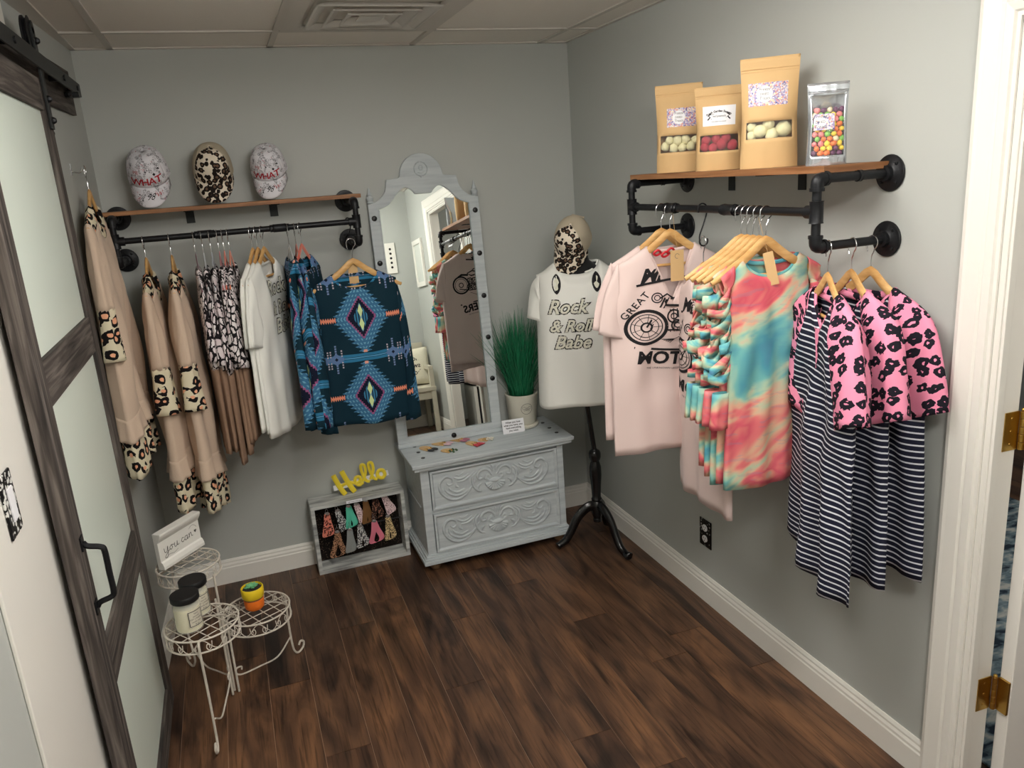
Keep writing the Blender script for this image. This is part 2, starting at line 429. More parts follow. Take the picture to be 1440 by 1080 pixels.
m = MB(); m.box(-2.75, T, 0, .1, 0, H+.1); struct(m.build('wall_back', M['wall'], smooth=False))
m = MB(); m.box(-2.75, 2.9, YB-.1, YB, 0, H+.1); struct(m.build('wall_front', M['wall'], smooth=False))
m = MB()
m.box(0, T, DY0, 0, 0, H+.1); m.box(0, T, YB, DY1, 0, H+.1); m.box(0, T, DY1, DY0, DH, H+.1)
struct(m.build('wall_right', M['wall'], smooth=False))
def wlx(y): return -2.118-.04*min(1, max(0, -y/.85))    # the left wall bows away a little behind the sliding door
m = MB()
ys = [0, -.2, -.4, -.6, -.85, YB]
P = [(wlx(y), y) for y in ys]
vs = [(x, y, z) for z in (0, H+.1) for x, y in P]+[(-2.75, y, z) for z in (0, H+.1) for x, y in P]
n_ = len(ys); fs = []
for i in range(n_-1):
    fs += [(i, i+1, n_+i+1, n_+i), (2*n_+i, 3*n_+i, 3*n_+i+1, 2*n_+i+1)]
m.add(vs, fs+[(0, n_, 3*n_, 2*n_), (n_-1, 3*n_-1, 4*n_-1, 2*n_-1)])
struct(m.build('wall_left', M['wall'], smooth=False))
# neighbouring room seen through the doorway
m = MB(); m.box(2.8, 2.9, YB, 1.1, 0, H+.1); m.box(T, 2.9, 1.0, 1.1, 0, H+.1)
struct(m.build('wall_far', M['wall2'], smooth=False))

# suspended ceiling: recessed tiles between painted T bars
m = MB(); m.box(-2.75, 2.9, YB-.1, 1.1, H+.006, H+.06)
struct(m.build('ceiling', M['ceil'], smooth=False))
xg = [-.1475-.6096*k for k in range(4)]; yg = [-.345-.6096*k for k in range(7)]
m = MB()
for x in xg: m.box(x-.012, x+.012, YB, 0, H-.001, H+.0055)
for y in yg: m.box(-2.17, 0, y-.012, y+.012, H-.0015, H+.005)
m.box(-2.17, 0, -.02, 0, H-.001, H+.0055); m.box(-.02, 0, YB, 0, H-.001, H+.0055); m.box(-2.19, -2.10, YB, 0, H-.001, H+.0055)
struct(m.build('trim_1', M['tbar'], smooth=False))

# baseboards
def base_prof(): return [(0, 0), (.015, 0), (.015, .078), (.0125, .083), (.0125, .092), (.0085, .101), (.0085, .108), (.004, .118), (0, .118)]
def baseboard(name, A, B, inward):
    A = Vector(A); B = Vector(B); d = Vector(inward)
    m = MB(); pr = base_prof(); n = len(pr)
    vs = [A+d*t+Vector((0, 0, z)) for t, z in pr]+[B+d*t+Vector((0, 0, z)) for t, z in pr]
    m.add(vs, [tuple(range(n)), tuple(range(2*n-1, n-1, -1))]+[(i, i+n, (i+1) % n+n, (i+1) % n) for i in range(n)])
    return struct(m.build(name, M['trim'], smooth=False))
baseboard('baseboard_back', (-2.118, -.0005, 0), (0, -.0005, 0), (0, -1, 0))
baseboard('baseboard_right', (-.0005, 0, 0), (-.0005, DY0+.092, 0), (-1, 0, 0))
baseboard('baseboard_right', (-.0005, DY1-.125, 0), (-.0005, YB, 0), (-1, 0, 0))
baseboard('baseboard_front', (-2.15, YB+.0005, 0), (0, YB+.0005, 0), (0, 1, 0))
baseboard('baseboard_left', (wlx(0)+.0005, 0, 0), (wlx(-.85)+.0005, -.85, 0), (1, 0, 0))

# door casing and jamb (right wall)
def casing(name, y0, y1, z1, sgn):
    # profile across the width: (offset across, thickness)
    m = MB()
    w = abs(y1-y0)
    prof = [(0, 0), (0, .018), (.12, .021), (.22, .019), (.55, .015), (.62, .010), (.66, .014), (.86, .012), (.9, .006), (1, .006), (1, 0)]
    def sect(z, k): return [Vector((-t, y0+(y1-y0)*u, z)) for u, t in prof]
    a = sect(0, 0); bz = [Vector((-t, y0+(y1-y0)*u, z1-w*u)) for u, t in prof]; n = len(prof)
    m.add(a+bz, [tuple(range(n)), tuple(range(2*n-1, n-1, -1))]+[(i, i+n, (i+1) % n+n, (i+1) % n) for i in range(n)])
    return m
m = casing('c', DY0+.092, DY0, DH+.092, 1)
m2 = casing('c', DY1-.125, DY1-.012, DH+.113, 1)
prof = [(0, 0), (0, .018), (.12, .021), (.22, .019), (.55, .015), (.62, .010), (.66, .014), (.86, .012), (.9, .006), (1, .006), (1, 0)]
a_ = [Vector((-t, DY0+.092*(1-u), DH+.092*(1-u))) for u, t in prof]; b_ = [Vector((-t, DY1-.012-.113*(1-u), DH+.113*(1-u))) for u, t in prof]; n = len(prof)
m.add(m2.v, m2.f)
m.add(a_+b_, [(i, i+n, (i+1) % n+n, (i+1) % n) for i in range(n)])
struct(m.build('trim_2', M['trim'], smooth=False))
m = MB()
for y0, y1 in ((DY0-.016, DY0), (DY1, DY1+.016)):
    m.box(0, T, y0, y1, 0, DH)
m.box(0, T, DY1, DY0, DH-.016, DH)
m.box(.004, .026, DY0-.024, DY0-.016, 0, DH-.016); m.box(.004, .026, DY1+.016, DY1+.024, 0, DH-.016); m.box(.004, .026, DY1, DY0, DH-.024, DH-.016)
struct(m.build('trim_3', M['trim'], smooth=False, bevel=.0015))
# open panel door, hinged on the near jamb and swung into the next room
dr = thing('door_1', None, None, (T+.006, DY0-.028, 0), (0, 0, radians(-2))); struct(dr)
m = MB(); W_ = .93; zz = DH-.02
m.box(.012, W_, -.036, 0, .012, zz)
struct_door = m.build('door_leaf', M['door'], dr, smooth=False, bevel=.003)
for (x0, x1) in ((.13, .43), (.53, .83)):
    for (z0, z1) in ((.22, .80), (.98, 1.5), (1.62, 1.86)):
        p = MB(); o = .022
        for a, b2, c, d in ((x0, x1, z0, z0+o), (x0, x1, z1-o, z1), (x0, x0+o, z0, z1), (x1-o, x1, z0, z1)):
            p.box(a, b2, -.041, -.0362, c, d)
        p.build('panel_moulding', M['door'], dr, smooth=False, bevel=.002)
for z in (.34, 1.09, 1.84):
    p = MB()
    p.box(-.052, -.006, .008, .0105, z-.05, z+.05)
    p.box(.004, .011, -.034, -.002, z-.05, z+.05)
    for k in range(5): p.lathe([(.0068, z-.05+k*.02+.0008), (.0068, z-.05+k*.02+.0192)], (-.002, .002, 0), 12)
    p.lathe([(.004, z+.05), (.0055, z+.054), (.003, z+.058)], (-.002, .002, 0), 12)
    for q in (-.033, 0, .033): p.lathe([(.004, 0), (.003, .0012)], (-.03, .0078, z+q), 10, M=Matrix.Rotation(radians(90), 4, 'X'))
    p.build('hinge', M['brass'], dr, bevel=.0004)

# white panelled stretch of the left wall beside the sliding door
m = MB(); m.box(-2.1575, -2.150, -2.115, -.95, 0, H-.001); struct(m.build('trim_4', M['trim'], smooth=False, bevel=.002))

# sliding barn door
bd = thing('door_2', None, None, (-2.10, 0, 0)); struct(bd)
yN, yF, zT, zB = -1.737, -.857, 2.145, .015; th = .035; sw = .088
for a, b2 in ((yN, yN+sw), (yF-.082, yF)):
    m = MB(); m.box(-th, 0, a, b2, zB, zT); m.build('stile', M['barn'], bd, smooth=False, bevel=.0015)
for z0, z1 in ((2.056, zT), (1.338, 1.447), (.598, .722), (zB, zB+.09)):
    m = MB(); m.box(-th+.001, -.001, yN+sw, yF-.082, z0, z1); m.build('rail', M['barnh'], bd, smooth=False, bevel=.001)
for z0, z1 in ((1.447, 2.056), (.722, 1.338), (zB+.09, .598)):
    m = MB(); m.box(-.024, -.012, yN+sw-.004, yF-.078, z0-.004, z1+.004); m.build('glass_pane', M['frost'], bd, smooth=False)
m = MB()
hy = yN+.052
m.tube(cat([(0.004, hy, 1.008), (.012, hy, .998), (.038, hy, .990), (.045, hy, .978), (.045, hy, .92), (.045, hy, .868), (.038, hy, .856), (.012, hy, .848), (.004, hy, .838)], 5), .0072, 8)
for z in (1.008, .838): m.box(.0, .004, hy-.014, hy+.014, z-.017, z+.017)
m.build('handle', M['black'], bd, bevel=.001)
for yy in (-.90, -1.69):
    m = MB()
    m.box(.001, .008, yy-.019, yy+.019, 2.005, 2.285)
    m.lathe([(.019, .001), (.019, .008)], (0, yy, 2.285), 20, M=Matrix.Rotation(radians(90), 4, 'Y'))
    m.build('hanger_strap', M['blackmetal'], bd, smooth=False, bevel=.001)
    m = MB()
    m.lathe([(.012, -.016), (.054, -.016), (.054, -.011), (.046, -.007), (.046, -.004), (.054, 0), (.054, .0005), (.012, .0005)], (0, yy-.006, 2.262), 32, M=Matrix.Rotation(radians(90), 4, 'Y'))
    for z in (2.03, 2.09, 2.249): m.lathe([(.010, .008), (.010, .013), (.006, .019), (.003, .020)], (0, yy, z), 6, M=Matrix.Rotation(radians(90), 4, 'Y'))
    m.build('roller', M['black'], bd, bevel=.0005)
m = MB(); m.lathe([(.006, 0), (.006, .03), (.011, .03), (.011, .038)], (-.015, yF, 2.0), 14, M=Matrix.Rotation(radians(-90), 4, 'X')); m.build('stop_bumper', M['black'], bd)

# track and header board of the sliding door
tr = thing('sliding_door_track', 'black flat steel track on a weathered wood header board above the frosted barn door', 'door track', (-2.12, 0, 2.19))
m = MB()
P = [(wlx(y)+.0012, y) for y in (-.205, -.5, -.85, -2.3)]; n_ = 4; vs = []
for z in (-.085, .07):
    for x, y in P: vs.append((x+2.12, y, z))
for z in (-.085, .07):
    for x, y in P: vs.append((x+2.12+.0125, y, z))
fs = []
for i in range(3): fs += [(i, i+1, 5+i, 4+i), (8+i, 12+i, 13+i, 9+i), (i, 8+i, 9+i, i+1), (4+i, 5+i, 13+i, 12+i)]
m.add(vs, fs+[(0, 4, 12, 8), (3, 11, 15, 7)])
m.build('header_board', M['barnh'], tr, smooth=False)
m = MB(); m.box(.028, .034, -2.28, -.195, -.020, .026)
m.build('rail', M['blackmetal'], tr, smooth=False, bevel=.001)
m = MB()
for y in (-.28, -.55, -1.25, -1.9):
    m.lathe([(.011, wlx(y)+2.12+.0137), (.011, .028)], (0, y, .003), 14, M=Matrix.Rotation(radians(90), 4, 'Y'))
    m.lathe([(.009, .034), (.009, .039), (.004, .040)], (0, y, .003), 6, M=Matrix.Rotation(radians(90), 4, 'Y'))
m.build('spacer_bolts', M['black'], tr)
m = MB(); m.box(.0, .045, -.36, -.32, -.036, -.019); m.lathe([(.007, 0), (.007, .05)], (.02, -.34, -.03), 12, M=Matrix.Rotation(radians(90), 4, 'X')); m.build('end_stop', M['black'], tr, bevel=.003)

# ceiling air diffuser
v = thing('ceiling_vent', 'white square-cone air vent set into the ceiling tiles above the mirror', 'vent', (-1.062, -.655, H-.002))
m = MB()
def ringsq(m, a0, a1, z0, z1):
    o = [(-a0, -a0, z0), (a0, -a0, z0), (a0, a0, z0), (-a0, a0, z0)]; i = [(-a1, -a1, z1), (a1, -a1, z1), (a1, a1, z1), (-a1, a1, z1)]
    m.add(o+i, [(k, (k+1) % 4, (k+1) % 4+4, k+4) for k in range(4)])
    m.add([(x, y, z+.003) for x, y, z in o+i], [(k, k+4, (k+1) % 4+4, (k+1) % 4) for k in range(4)])
ringsq(m, .292, .232, -.001, -.001); ringsq(m, .232, .215, -.001, .004)
m.build('frame', M['tbar'], v, smooth=False)
mk = mat('vent_white_enamel', rgb(214, 210, 204), .4)
for a0, a1, z0, z1 in ((.215, .17, -.014, .0035), (.155, .115, -.016, .0035), (.098, .06, -.018, .0035)):
    m = MB(); ringsq(m, a0, a1, z0, z1); ringsq(m, a0, a0-.008, z0, z0-.0005); m.build('louver_cone', mk, v, smooth=False)
m = MB(); m.box(-.045, .045, -.045, .045, -.014, -.010); m.build('centre_plate', mk, v, smooth=False, bevel=.002)

# ceiling lights; the drum and the next-room panel are added, out of view
emis = mat('lit_diffuser', (1, 1, 1, 1), .5, emit=(1, .965, .91, 1), es=11)
def troffer(x, y, w, d, label, es=None):
    t = thing('ceiling_light', label, 'ceiling light', (x, y, H-.004), group=None)
    m = MB(); ww = .014
    for a, b2, c, e in ((-w, w, -d, -d+ww), (-w, w, d-ww, d), (-w, -w+ww, -d, d), (w-ww, w, -d, d)): m.box(a, b2, c, e, -.004, .002)
    m.build('frame', M['tbar'], t, smooth=False)
    m = MB(); m.box(-w+ww, w-ww, -d+ww, d-ww, -.105, -.001); m.build('diffuser', es or emis, t, smooth=False, bevel=.01)  # deep box shaped so its glowing sides wash the ceiling
    return t
troffer(-1.062, -2.08, .29, .50, 'long ceiling light nearest the air vent, boxed out to light the ceiling')
dl = thing('ceiling_light', 'unseen round drum lamp added near the front wall to brighten the ceiling', 'ceiling light', (-1.06, -3.55, H-.004))  # added lamp, out of view, throws light sideways and up onto the ceiling
m = MB(); m.lathe([(.20, -.004), (.20, 0), (.001, .001)], (0, 0, 0), 32); m.build('base_plate', M['tbar'], dl)
m = MB(); m.lathe([(.001, -.125), (.16, -.12), (.185, -.10), (.19, -.0045)], (0, 0, 0), 40); m.build('diffuser', mat('added_drum_glow', (1, 1, 1, 1), .5, emit=(1, .965, .91, 1), es=50), dl)
em2 = mat('added_diffuser_next_room', (1, 1, 1, 1), .5, emit=(1, .95, .88, 1), es=8)
troffer(1.35, -2.6, .29, .59, 'unseen ceiling lamp added to light the next room beyond the doorway', em2)  # added lamp, out of view, so the next room is lit

# outlet on the right wall
black_marble = leopard('black_marble_plate', rgb(16, 16, 18), rgb(190, 190, 186), rgb(30, 30, 32), 70, .0, .30, kind='Object', gate=.5, rough=.3)
o_ = thing('wall_outlet', 'black marbled outlet plate with two white sockets low on the right wall', 'outlet', (-.0008, -1.141, .306), (0, 0, radians(-90)))
m = MB(); m.box(-.040, .040, -.005, 0, -.06, .06); m.build('plate', black_marble, o_, smooth=False, bevel=.002)
for z in (.024, -.024):
    m = MB(); m.lathe([(.017, 0), (.017, .0035), (.016, .004)], (0, -.0045, z), 24, M=Matrix.Rotation(radians(90), 4, 'X'), sq=(1, .85)); s_ = m.build('socket', M['label'], o_)
    m = MB()
    for x in (-.006, .006): m.box(x-.001, x+.001, -.0092, -.0084, z+.000, z+.008)
    m.lathe([(.0025, 0), (.0025, .0006)], (0, -.0086, z-.007), 10, M=Matrix.Rotation(radians(90), 4, 'X')); m.build('slots', M['print'], s_, smooth=False)
# switch plate on the white panel
sw_ = thing('light_switch', 'black and white marbled switch plate on the white panel left of the barn door', 'light switch', (-2.1495, -1.950, 1.224), (0, 0, radians(90)))
zebra = leopard('zebra_marble_plate', rgb(20, 20, 22), rgb(215, 215, 210), rgb(30, 30, 32), 70, .0, .46, kind='Object', gate=.42, rough=.3)
m = MB(); m.box(-.041, .041, -.005, 0, -.064, .064); m.build('plate', zebra, sw_, smooth=False, bevel=.002)
m = MB(); m.box(-.017, .017, -.0085, -.005, -.034, .034); m.build('rocker', M['label'], sw_, smooth=False, bevel=.001)
# ---------------------------------------------------------------- pipe racks
def flange(m, c, axis):
    # axis: unit vector pointing away from the wall
    q = Vector((0, 0, 1)).rotation_difference(Vector(axis)).to_matrix().to_4x4()
    m.lathe([(.047, .0008), (.048, .004), (.046, .0075), (.026, .010), (.021, .014), (.020, .026), (.0125, .027)], c, 32, M=q)
    for k in range(4):
        a = pi/4+k*pi/2
        m.lathe([(.005, .0065), (.005, .0105), (.002, .0115)], Vector(c)+q@Vector((.034*cos(a), .034*sin(a), 0)), 8, M=q)
def pipe(m, a, b, r=.0118): m.tube([a, b], r, 16)
def collar(m, p, d, r=.0172, w=.022):
    p = Vector(p); d = Vector(d).normalized()
    m.tube([p-d*w*.5, p-d*w*.5, p-d*(w*.5-.003), p+d*(w*.5-.003), p+d*w*.5], [r*.8, r*1.08, r, r, r*1.08], 16)
def elbow(m, p, d1, d2, r=.0165):
    p = Vector(p); d1 = Vector(d1); d2 = Vector(d2); k = .026
    pts = [p+d1*k, p+d1*k*.5]+[p+d1*.013*(1-t)**2+d2*.013*t*t for t in (.25, .5, .75)]+[p+d2*k*.5, p+d2*k]
    m.tube(pts, r, 16)
    m.tube([p+d1*(k-.004), p+d1*(k+.004)], r*1.15, 16); m.tube([p+d2*(k-.004), p+d2*(k+.004)], r*1.15, 16)
def rack(name, label, O, along, out, a0, a1, d, board, zs, brk, cols):
    """O wall origin, along/out unit vectors, a0/a1 positions of the two arms, d depth"""
    t = thing(name, label, 'clothes rack', (0, 0, 0)); al = Vector(along); ou = Vector(out); O = Vector(O)
    zu, zm, zl = zs
    def P(a, o, z): return O+al*a+ou*o+Vector((0, 0, z))
    t.location = P((a0+a1)/2, 0, zl); B0 = t.location.copy()
    def Q(a, o, z): return P(a, o, z)-B0
    for a in (a0, a1):
        for z in (zu, zl):
            m = MB(); flange(m, Q(a, 0, z), ou); m.build('wall_flange', M['black'], t)
        s = 1 if a == a0 else -1
        m = MB()
        pipe(m, Q(a, .01, zu), Q(a, d, zu)); pipe(m, Q(a, d, zu), Q(a, d, zl)); pipe(m, Q(a, d, zl), Q(a, .01, zl))
        elbow(m, Q(a, d, zu), -ou, Vector((0, 0, -1))); elbow(m, Q(a, d, zl), -ou, Vector((0, 0, 1)))
        collar(m, Q(a, d, zm), (0, 0, 1), .0175, .056); m.tube([Q(a, d, zm), Q(a, d, zm)+al*(s if a1 > a0 else -s)*.034], .0172, 16)
        collar(m, Q(a, d*.45, zu), ou, .0142, .01)
        m.build('pipe_arm', M['black'], t)
    m = MB(); pipe(m, Q(a0, d, zm), Q(a1, d, zm))
    for c in cols: collar(m, Q(lerp(a0, a1, c), d, zm), al, .0165, .05); collar(m, Q(lerp(a0, a1, c), d, zm), al, .0148, .075)
    m.build('hanging_rod', M['black'], t)
    b0, b1, bd_, z0, z1 = board
    m = MB(); ps = [Q(b0, .004, z0), Q(b1, .004, z0), Q(b1, bd_, z0), Q(b0, bd_, z0)]
    m.add(ps+[p+Vector((0, 0, z1-z0)) for p in ps], [(0, 1, 2, 3), (4, 7, 6, 5)]+[(i, i+4, (i+1) % 4+4, (i+1) % 4) for i in range(4)])
    m.build('shelf_board', M['shelf'], t, smooth=False, bevel=.0008)
    for bb in brk:
        m = MB(); w = .017
        def strip(pp, th):
            vs = []
            for s in (-w, w):
                for o, z in pp: vs.append(Q(bb+s, o, z))
                for o, z in reversed([(o+th[0], z+th[1]) for o, z in pp]): vs.append(Q(bb+s, o, z))
            n = len(pp)*2; m.add(vs, [tuple(range(n)), tuple(range(2*n-1, n-1, -1))]+[(i, i+n, (i+1) % n+n, (i+1) % n) for i in range(n)])
        strip([(.0008, z0-.055), (.0008, z0-.001)], (.0035, 0)); strip([(.0008, z0-.0045), (.16, z0-.0045)], (0, .0035))
        m.build('shelf_bracket', M['blackmetal'], t, smooth=False)
    return t
LBR = (-1.789, -1.446); RBR = (-1.308, -1.662)
ZR = (1.7175, 1.635, 1.546)
rack('pipe_clothes_rack', 'black iron pipe garment rack with wood shelf holding three caps on the back wall', (0, 0, 0), (1, 0, 0), (0, -1, 0), -2.065, -1.131, .25, (-2.112, -1.092, .20, 1.7305, 1.7465), ZR, LBR, (.35, .66))
rack('pipe_clothes_rack', 'black iron pipe garment rack with wood shelf holding candy bags on the right wall', (0, 0, 0), (0, 1, 0), (-1, 0, 0), -2.0, -1.03, .24, (-2.0, -.985, .22, 1.7305, 1.7485), ZR, RBR, (.38, .72))

# ---------------------------------------------------------------- hangers
def hz(x):
    t = abs(x)/.21; return -.074-.152*((t*t+.004)**.32-.171)
HP = {}
HW = [.20]
def hanger_proto(kind, m1, w=.20):
    w = HW[0]
    t = thing('clothes_hanger', 'x', 'hanger')
    m = MB(); r = .019
    pts = [Vector((-.016, 0, -.028)), Vector((-.0185, 0, -.018))]+[Vector((r*cos(a), 0, r*sin(a)-.0035)) for a in [radians(q) for q in range(190, -61, -25)]]
    pts += [Vector((.005, 0, -.030)), Vector((0, 0, -.042)), Vector((0, 0, -.082))]
    m.tube(cat(pts, 3), .0017, 8); hk = m.build('hook', M['chrome'], t)
    m = MB(); n = 28; xs = [lerp(-w, w, i/n) for i in range(n+1)]
    hh, dd = (.013, .0055) if kind == 'wood' else (.011, .0028)
    rings = []; k = 10
    for x in xs:
        e = 1-.45*sm(.7, 1, abs(x)/w); z = hz(x)-.004; yb = 0
        sl = (hz(x+.004)-hz(x-.004))/.008; up = Vector((-sl, 0, 1)).normalized()
        for j in range(k):
            a = 2*pi*j/k; rings.append(Vector((x, yb, z))+up*(hh*e*sin(a))+Vector((0, dd*cos(a)*(1 if kind != 'wood' else 1.1), 0)))
    m.add(rings, [tuple(range(k)), tuple(range(n*k+k-1, n*k-1, -1))]+[(i*k+j, i*k+(j+1) % k, (i+1)*k+(j+1) % k, (i+1)*k+j) for i in range(n) for j in range(k)])
    m.build('shoulder_arms', m1, t)
    m = MB(); m.tube([(-w*.86, 0, hz(w*.86)-.006), (w*.86, 0, hz(w*.86)-.006)], .0048 if kind == 'wood' else .003, 10)
    m.build('trouser_bar', m1, t)
    return t
def hanger(kind, m1, label, loc, yaw, tilt=0, group=None):
    key = kind+m1.name+str(HW[0])
    if key not in HP:
        HP[key] = hanger_proto(kind, m1); t = HP[key]
    else: t = copy_tree(HP[key])
    t['label'] = label; t.location = loc; t.rotation_euler = (tilt, 0, yaw)
    if group: t['group'] = group
    return t

# ---------------------------------------------------------------- garments
class Cloth:
    D = dict(sh=.205, ch=.235, hem=.245, L=.68, nw=.085, nf=.085, nb=.018, vneck=False, d=.03, amp=.007, nfold=4, seed=1,
             hemc=.008, top=None, flare=0, asym=0, skew=0, pinch=0, ty=0, by=0, chz=.22, curve=1, b0=.0095)
    def __init__(s, **k):
        s.__dict__.update(Cloth.D); s.__dict__.update(k)
        if not s.top: s.L -= .018
        rr = random.Random(s.seed*13+5)
        s.ph = [[(rr.uniform(.6, 1), rr.uniform(1.2, 1.2+s.nfold), rr.uniform(0, 6.3), rr.uniform(-1.6, 1.6)) for _ in range(4)] for _ in range(2)]
    def topz(s, x, side):
        ax = abs(x)
        if s.top: z = s.top(x)
        else: z = hz(x)+.016
        if ax < s.nw:
            z0 = (s.top(s.nw) if s.top else hz(s.nw)+.016); u = ax/s.nw
            dip = s.nf if side < 0 else s.nb
            if s.vneck and side < 0: z = z0-dip*(1-u)
            else: z = z0-dip*sqrt(max(0, 1-u**2.2))
        return z
    def hw(s, t):
        a = lerp(s.sh, s.ch, sm(0, s.chz, t)); return lerp(a, s.hem, sm(s.chz, 1, t) if s.curve else t)
    def surf(s, u, t, side):
        """u -1..1, t 0..1; side -1 front, +1 back"""
        x0 = u*s.hw(0); zt = s.topz(x0, side)
        zb = (s.top(s.nw) if s.top else hz(s.nw)+.016)-s.L-s.hemc*cos(u*2.2+s.seed)+s.asym*u
        x = u*s.hw(t); z = lerp(zt, zb, t)
        nk = 1-sm(.55, 1.0, abs(x0)/s.nw) if abs(x0) < s.nw else 0
        rise = max(sm(0, .28, t)**.5 if t > 0 else 0, .45*nk, .0)
        e = max(0.0, 1-abs(u)**2.6)**.5
        i = 0 if side < 0 else 1
        f = sum(a*sin(k*pi*(u*1.0)+p+q*t) for a, k, p, q in s.ph[i])/2.2
        f2 = noise.noise(Vector((u*3+s.seed*5, t*6, side*3.3)))*.5
        y = side*(s.d*rise*e+s.b0*sm(0, .016, t)*(1-abs(u)**10)*(1-.5*sm(.3, 1, t)))+(s.amp*(.25+.75*t)*f+s.amp*.8*f2)*sm(.02, .35, t)*(e**.5)
        # soft drape folds fanning down from the shoulders
        y += side*s.amp*.45*sin((abs(u)*3.2-t*5)*2.3+s.seed)*sm(.03, .2, t)*(1-sm(.5, .9, t))*e
        x += s.pinch*f*t*.5+s.skew*t
        y += s.by*t
        return Vector((x, y, z))
    def front(s, x, z, off=.0022):
        t = .3; u = 0
        for _ in range(6):
            u = max(-.98, min(.98, x/s.hw(t)))
            zt = s.topz(u*s.hw(0), -1); zb = s.surf(u, 1, -1).z
            t = max(0, min(1, (z-zt)/(zb-zt)))
        p = s.surf(u, t, -1); p.y -= off; p.x = x; return p
    def back(s, x, z, off=.0022):
        t = .3; u = 0
        for _ in range(6):
            u = max(-.98, min(.98, x/s.hw(t))); zt = s.topz(u*s.hw(0), 1); zb = s.surf(u, 1, 1).z
            t = max(0, min(1, (z-zt)/(zb-zt)))
        p = s.surf(u, t, 1); p.y += off; p.x = x; return p
    def mesh(s, t0=0.0, t1=1.0, nt_=30, nu=34, out=0.0, wav=0, wk=14):
        m = MB(); uv = []
        us = [-cos(pi*i/nu) for i in range(nu+1)]
        us = [lerp(lerp(-1, 1, i/nu), us[i], .5) for i in range(nu+1)]
        rows = []
        for k in range(nt_+1):
            w = k/nt_; t = lerp(t0, t1, w**(1.35 if t0 == 0 else 1)); row = []
            for side, rng in ((-1, us), (1, us[::-1])):
                for j, u in enumerate(rng):
                    if j in (0, nu) and side == 1 : continue
                    p = s.surf(u, t, side)
                    if out or wav:
                        n_ = Vector((u, side*sqrt(max(0, 1-u*u))*1.0, 0))
                        a = math.atan2(side*sqrt(max(0, 1-u*u)), u)
                        p += n_*(out*w+wav*w*sin(a*wk+s.seed))
                    row.append(p)
            rows.append(row); nr = len(row); cum = [0.0]; wrap = nu   # arc length both ways from the left edge
            for q in range(1, nr): cum.append(cum[-1]+(row[q].xy-row[q-1].xy).length)
            tot = cum[-1]+(row[0].xy-row[-1].xy).length
            for q in range(nr): uv.append(((cum[q] if q <= wrap else cum[q]-tot)+s.seed*.37, -row[q].z))
        n = len(rows[0])
        m.add([p for r in rows for p in r], [])
        for k in range(nt_):
            for j in range(n):
                j2 = (j+1) % n
                m.f.append((k*n+j, k*n+j2, (k+1)*n+j2, (k+1)*n+j)); m.mi.append(0)
        return m, uv
    def neckline(s, r=.006):
        pts = []
        n = 14
        for side, rng in ((-1, range(-n, n+1)), (1, range(n-1, -n, -1))):
            for i in rng:
                u = i/n*s.nw*.999/s.hw(0); pts.append(s.surf(u, 0, side))
        return pts
    def sleeve(s, out, inn, dep, t0=0, t1=1, n=16, k=20, seed=0, amp=.004, outw=0, wav=0, wk=9):
        """out/inn: edge polylines (3D); dep: half depth list along the way"""
        O = cat(out, 8); I = cat(inn, 8); m = MB(); uv = []; rr = random.Random(seed+s.seed*7)
        ph = [rr.uniform(0, 6) for _ in range(4)]
        def at(P, t):
            f = t*(len(P)-1); i = min(int(f), len(P)-2); return P[i].lerp(P[i+1], f-i)
        lens = sum((O[i+1]-O[i]).length for i in range(len(O)-1))
        for i in range(n+1):
            w = i/n; t = lerp(t0, t1, w); a = at(O, t); b2 = at(I, t); c = (a+b2)/2; h = (a-b2)/2
            f = t*(len(dep)-1); q = min(int(f), len(dep)-2); dd = lerp(dep[q], dep[q+1], f-q)
            T = (at(O, min(1, t+.02))+at(I, min(1, t+.02))-at(O, max(0, t-.02))-at(I, max(0, t-.02))).normalized()
            bn = T.cross(h); bn = bn.normalized() if bn.length > 1e-6 else Vector((0, 1, 0))
            for j in range(k):
                th = 2*pi*j/k
                ww = 1+(outw*w+wav*w*sin(th*wk+seed))/max(.01, h.length)
                fo = amp*(sin(3*th+ph[0]+t*3)+sin(5*th+ph[1]-t*4))*sm(0, .3, t)
                p = c+h*(cos(th)*ww)+bn*(sin(th)*(dd+outw*w)*1.0)+bn*fo*.7
                m.v.append(tuple(p)); uv.append(((th if th <= pi+.01 else th-2*pi)/pi*(h.length+dd)*1.45+seed*.21, t*lens+s.seed*.13))
        for i in range(n):
            for j in range(k):
                j2 = (j+1) % k
                m.f.append((i*k+j, i*k+j2, (i+1)*k+j2, (i+1)*k+j)); m.mi.append(0)
        return m, uv
THK = .0016
def body_part(c, root, name, mt, t0=0, t1=1, **k):
    m, uv = c.mesh(t0, t1, **k); return m.build(name, mt, root, uv=uv, solid=THK, sharp=180)
def neck_part(c, root, mt, r=.0065, name='neckband'):
    pts = c.neckline(); m = MB(); m.tube([p+Vector((0, 0, 0)) for p in pts], r, 8, closed=True, flat=(.45, (0, 1, 0)))
    uv = [(p[0], -p[2]) for p in m.v]
    return m.build(name, mt, root, uv=uv)
def sleeve_part(c, root, name, mt, out, inn, dep, **k):
    m, uv = c.sleeve(out, inn, dep, **k); return m.build(name, mt, root, uv=uv, solid=THK, sharp=180)
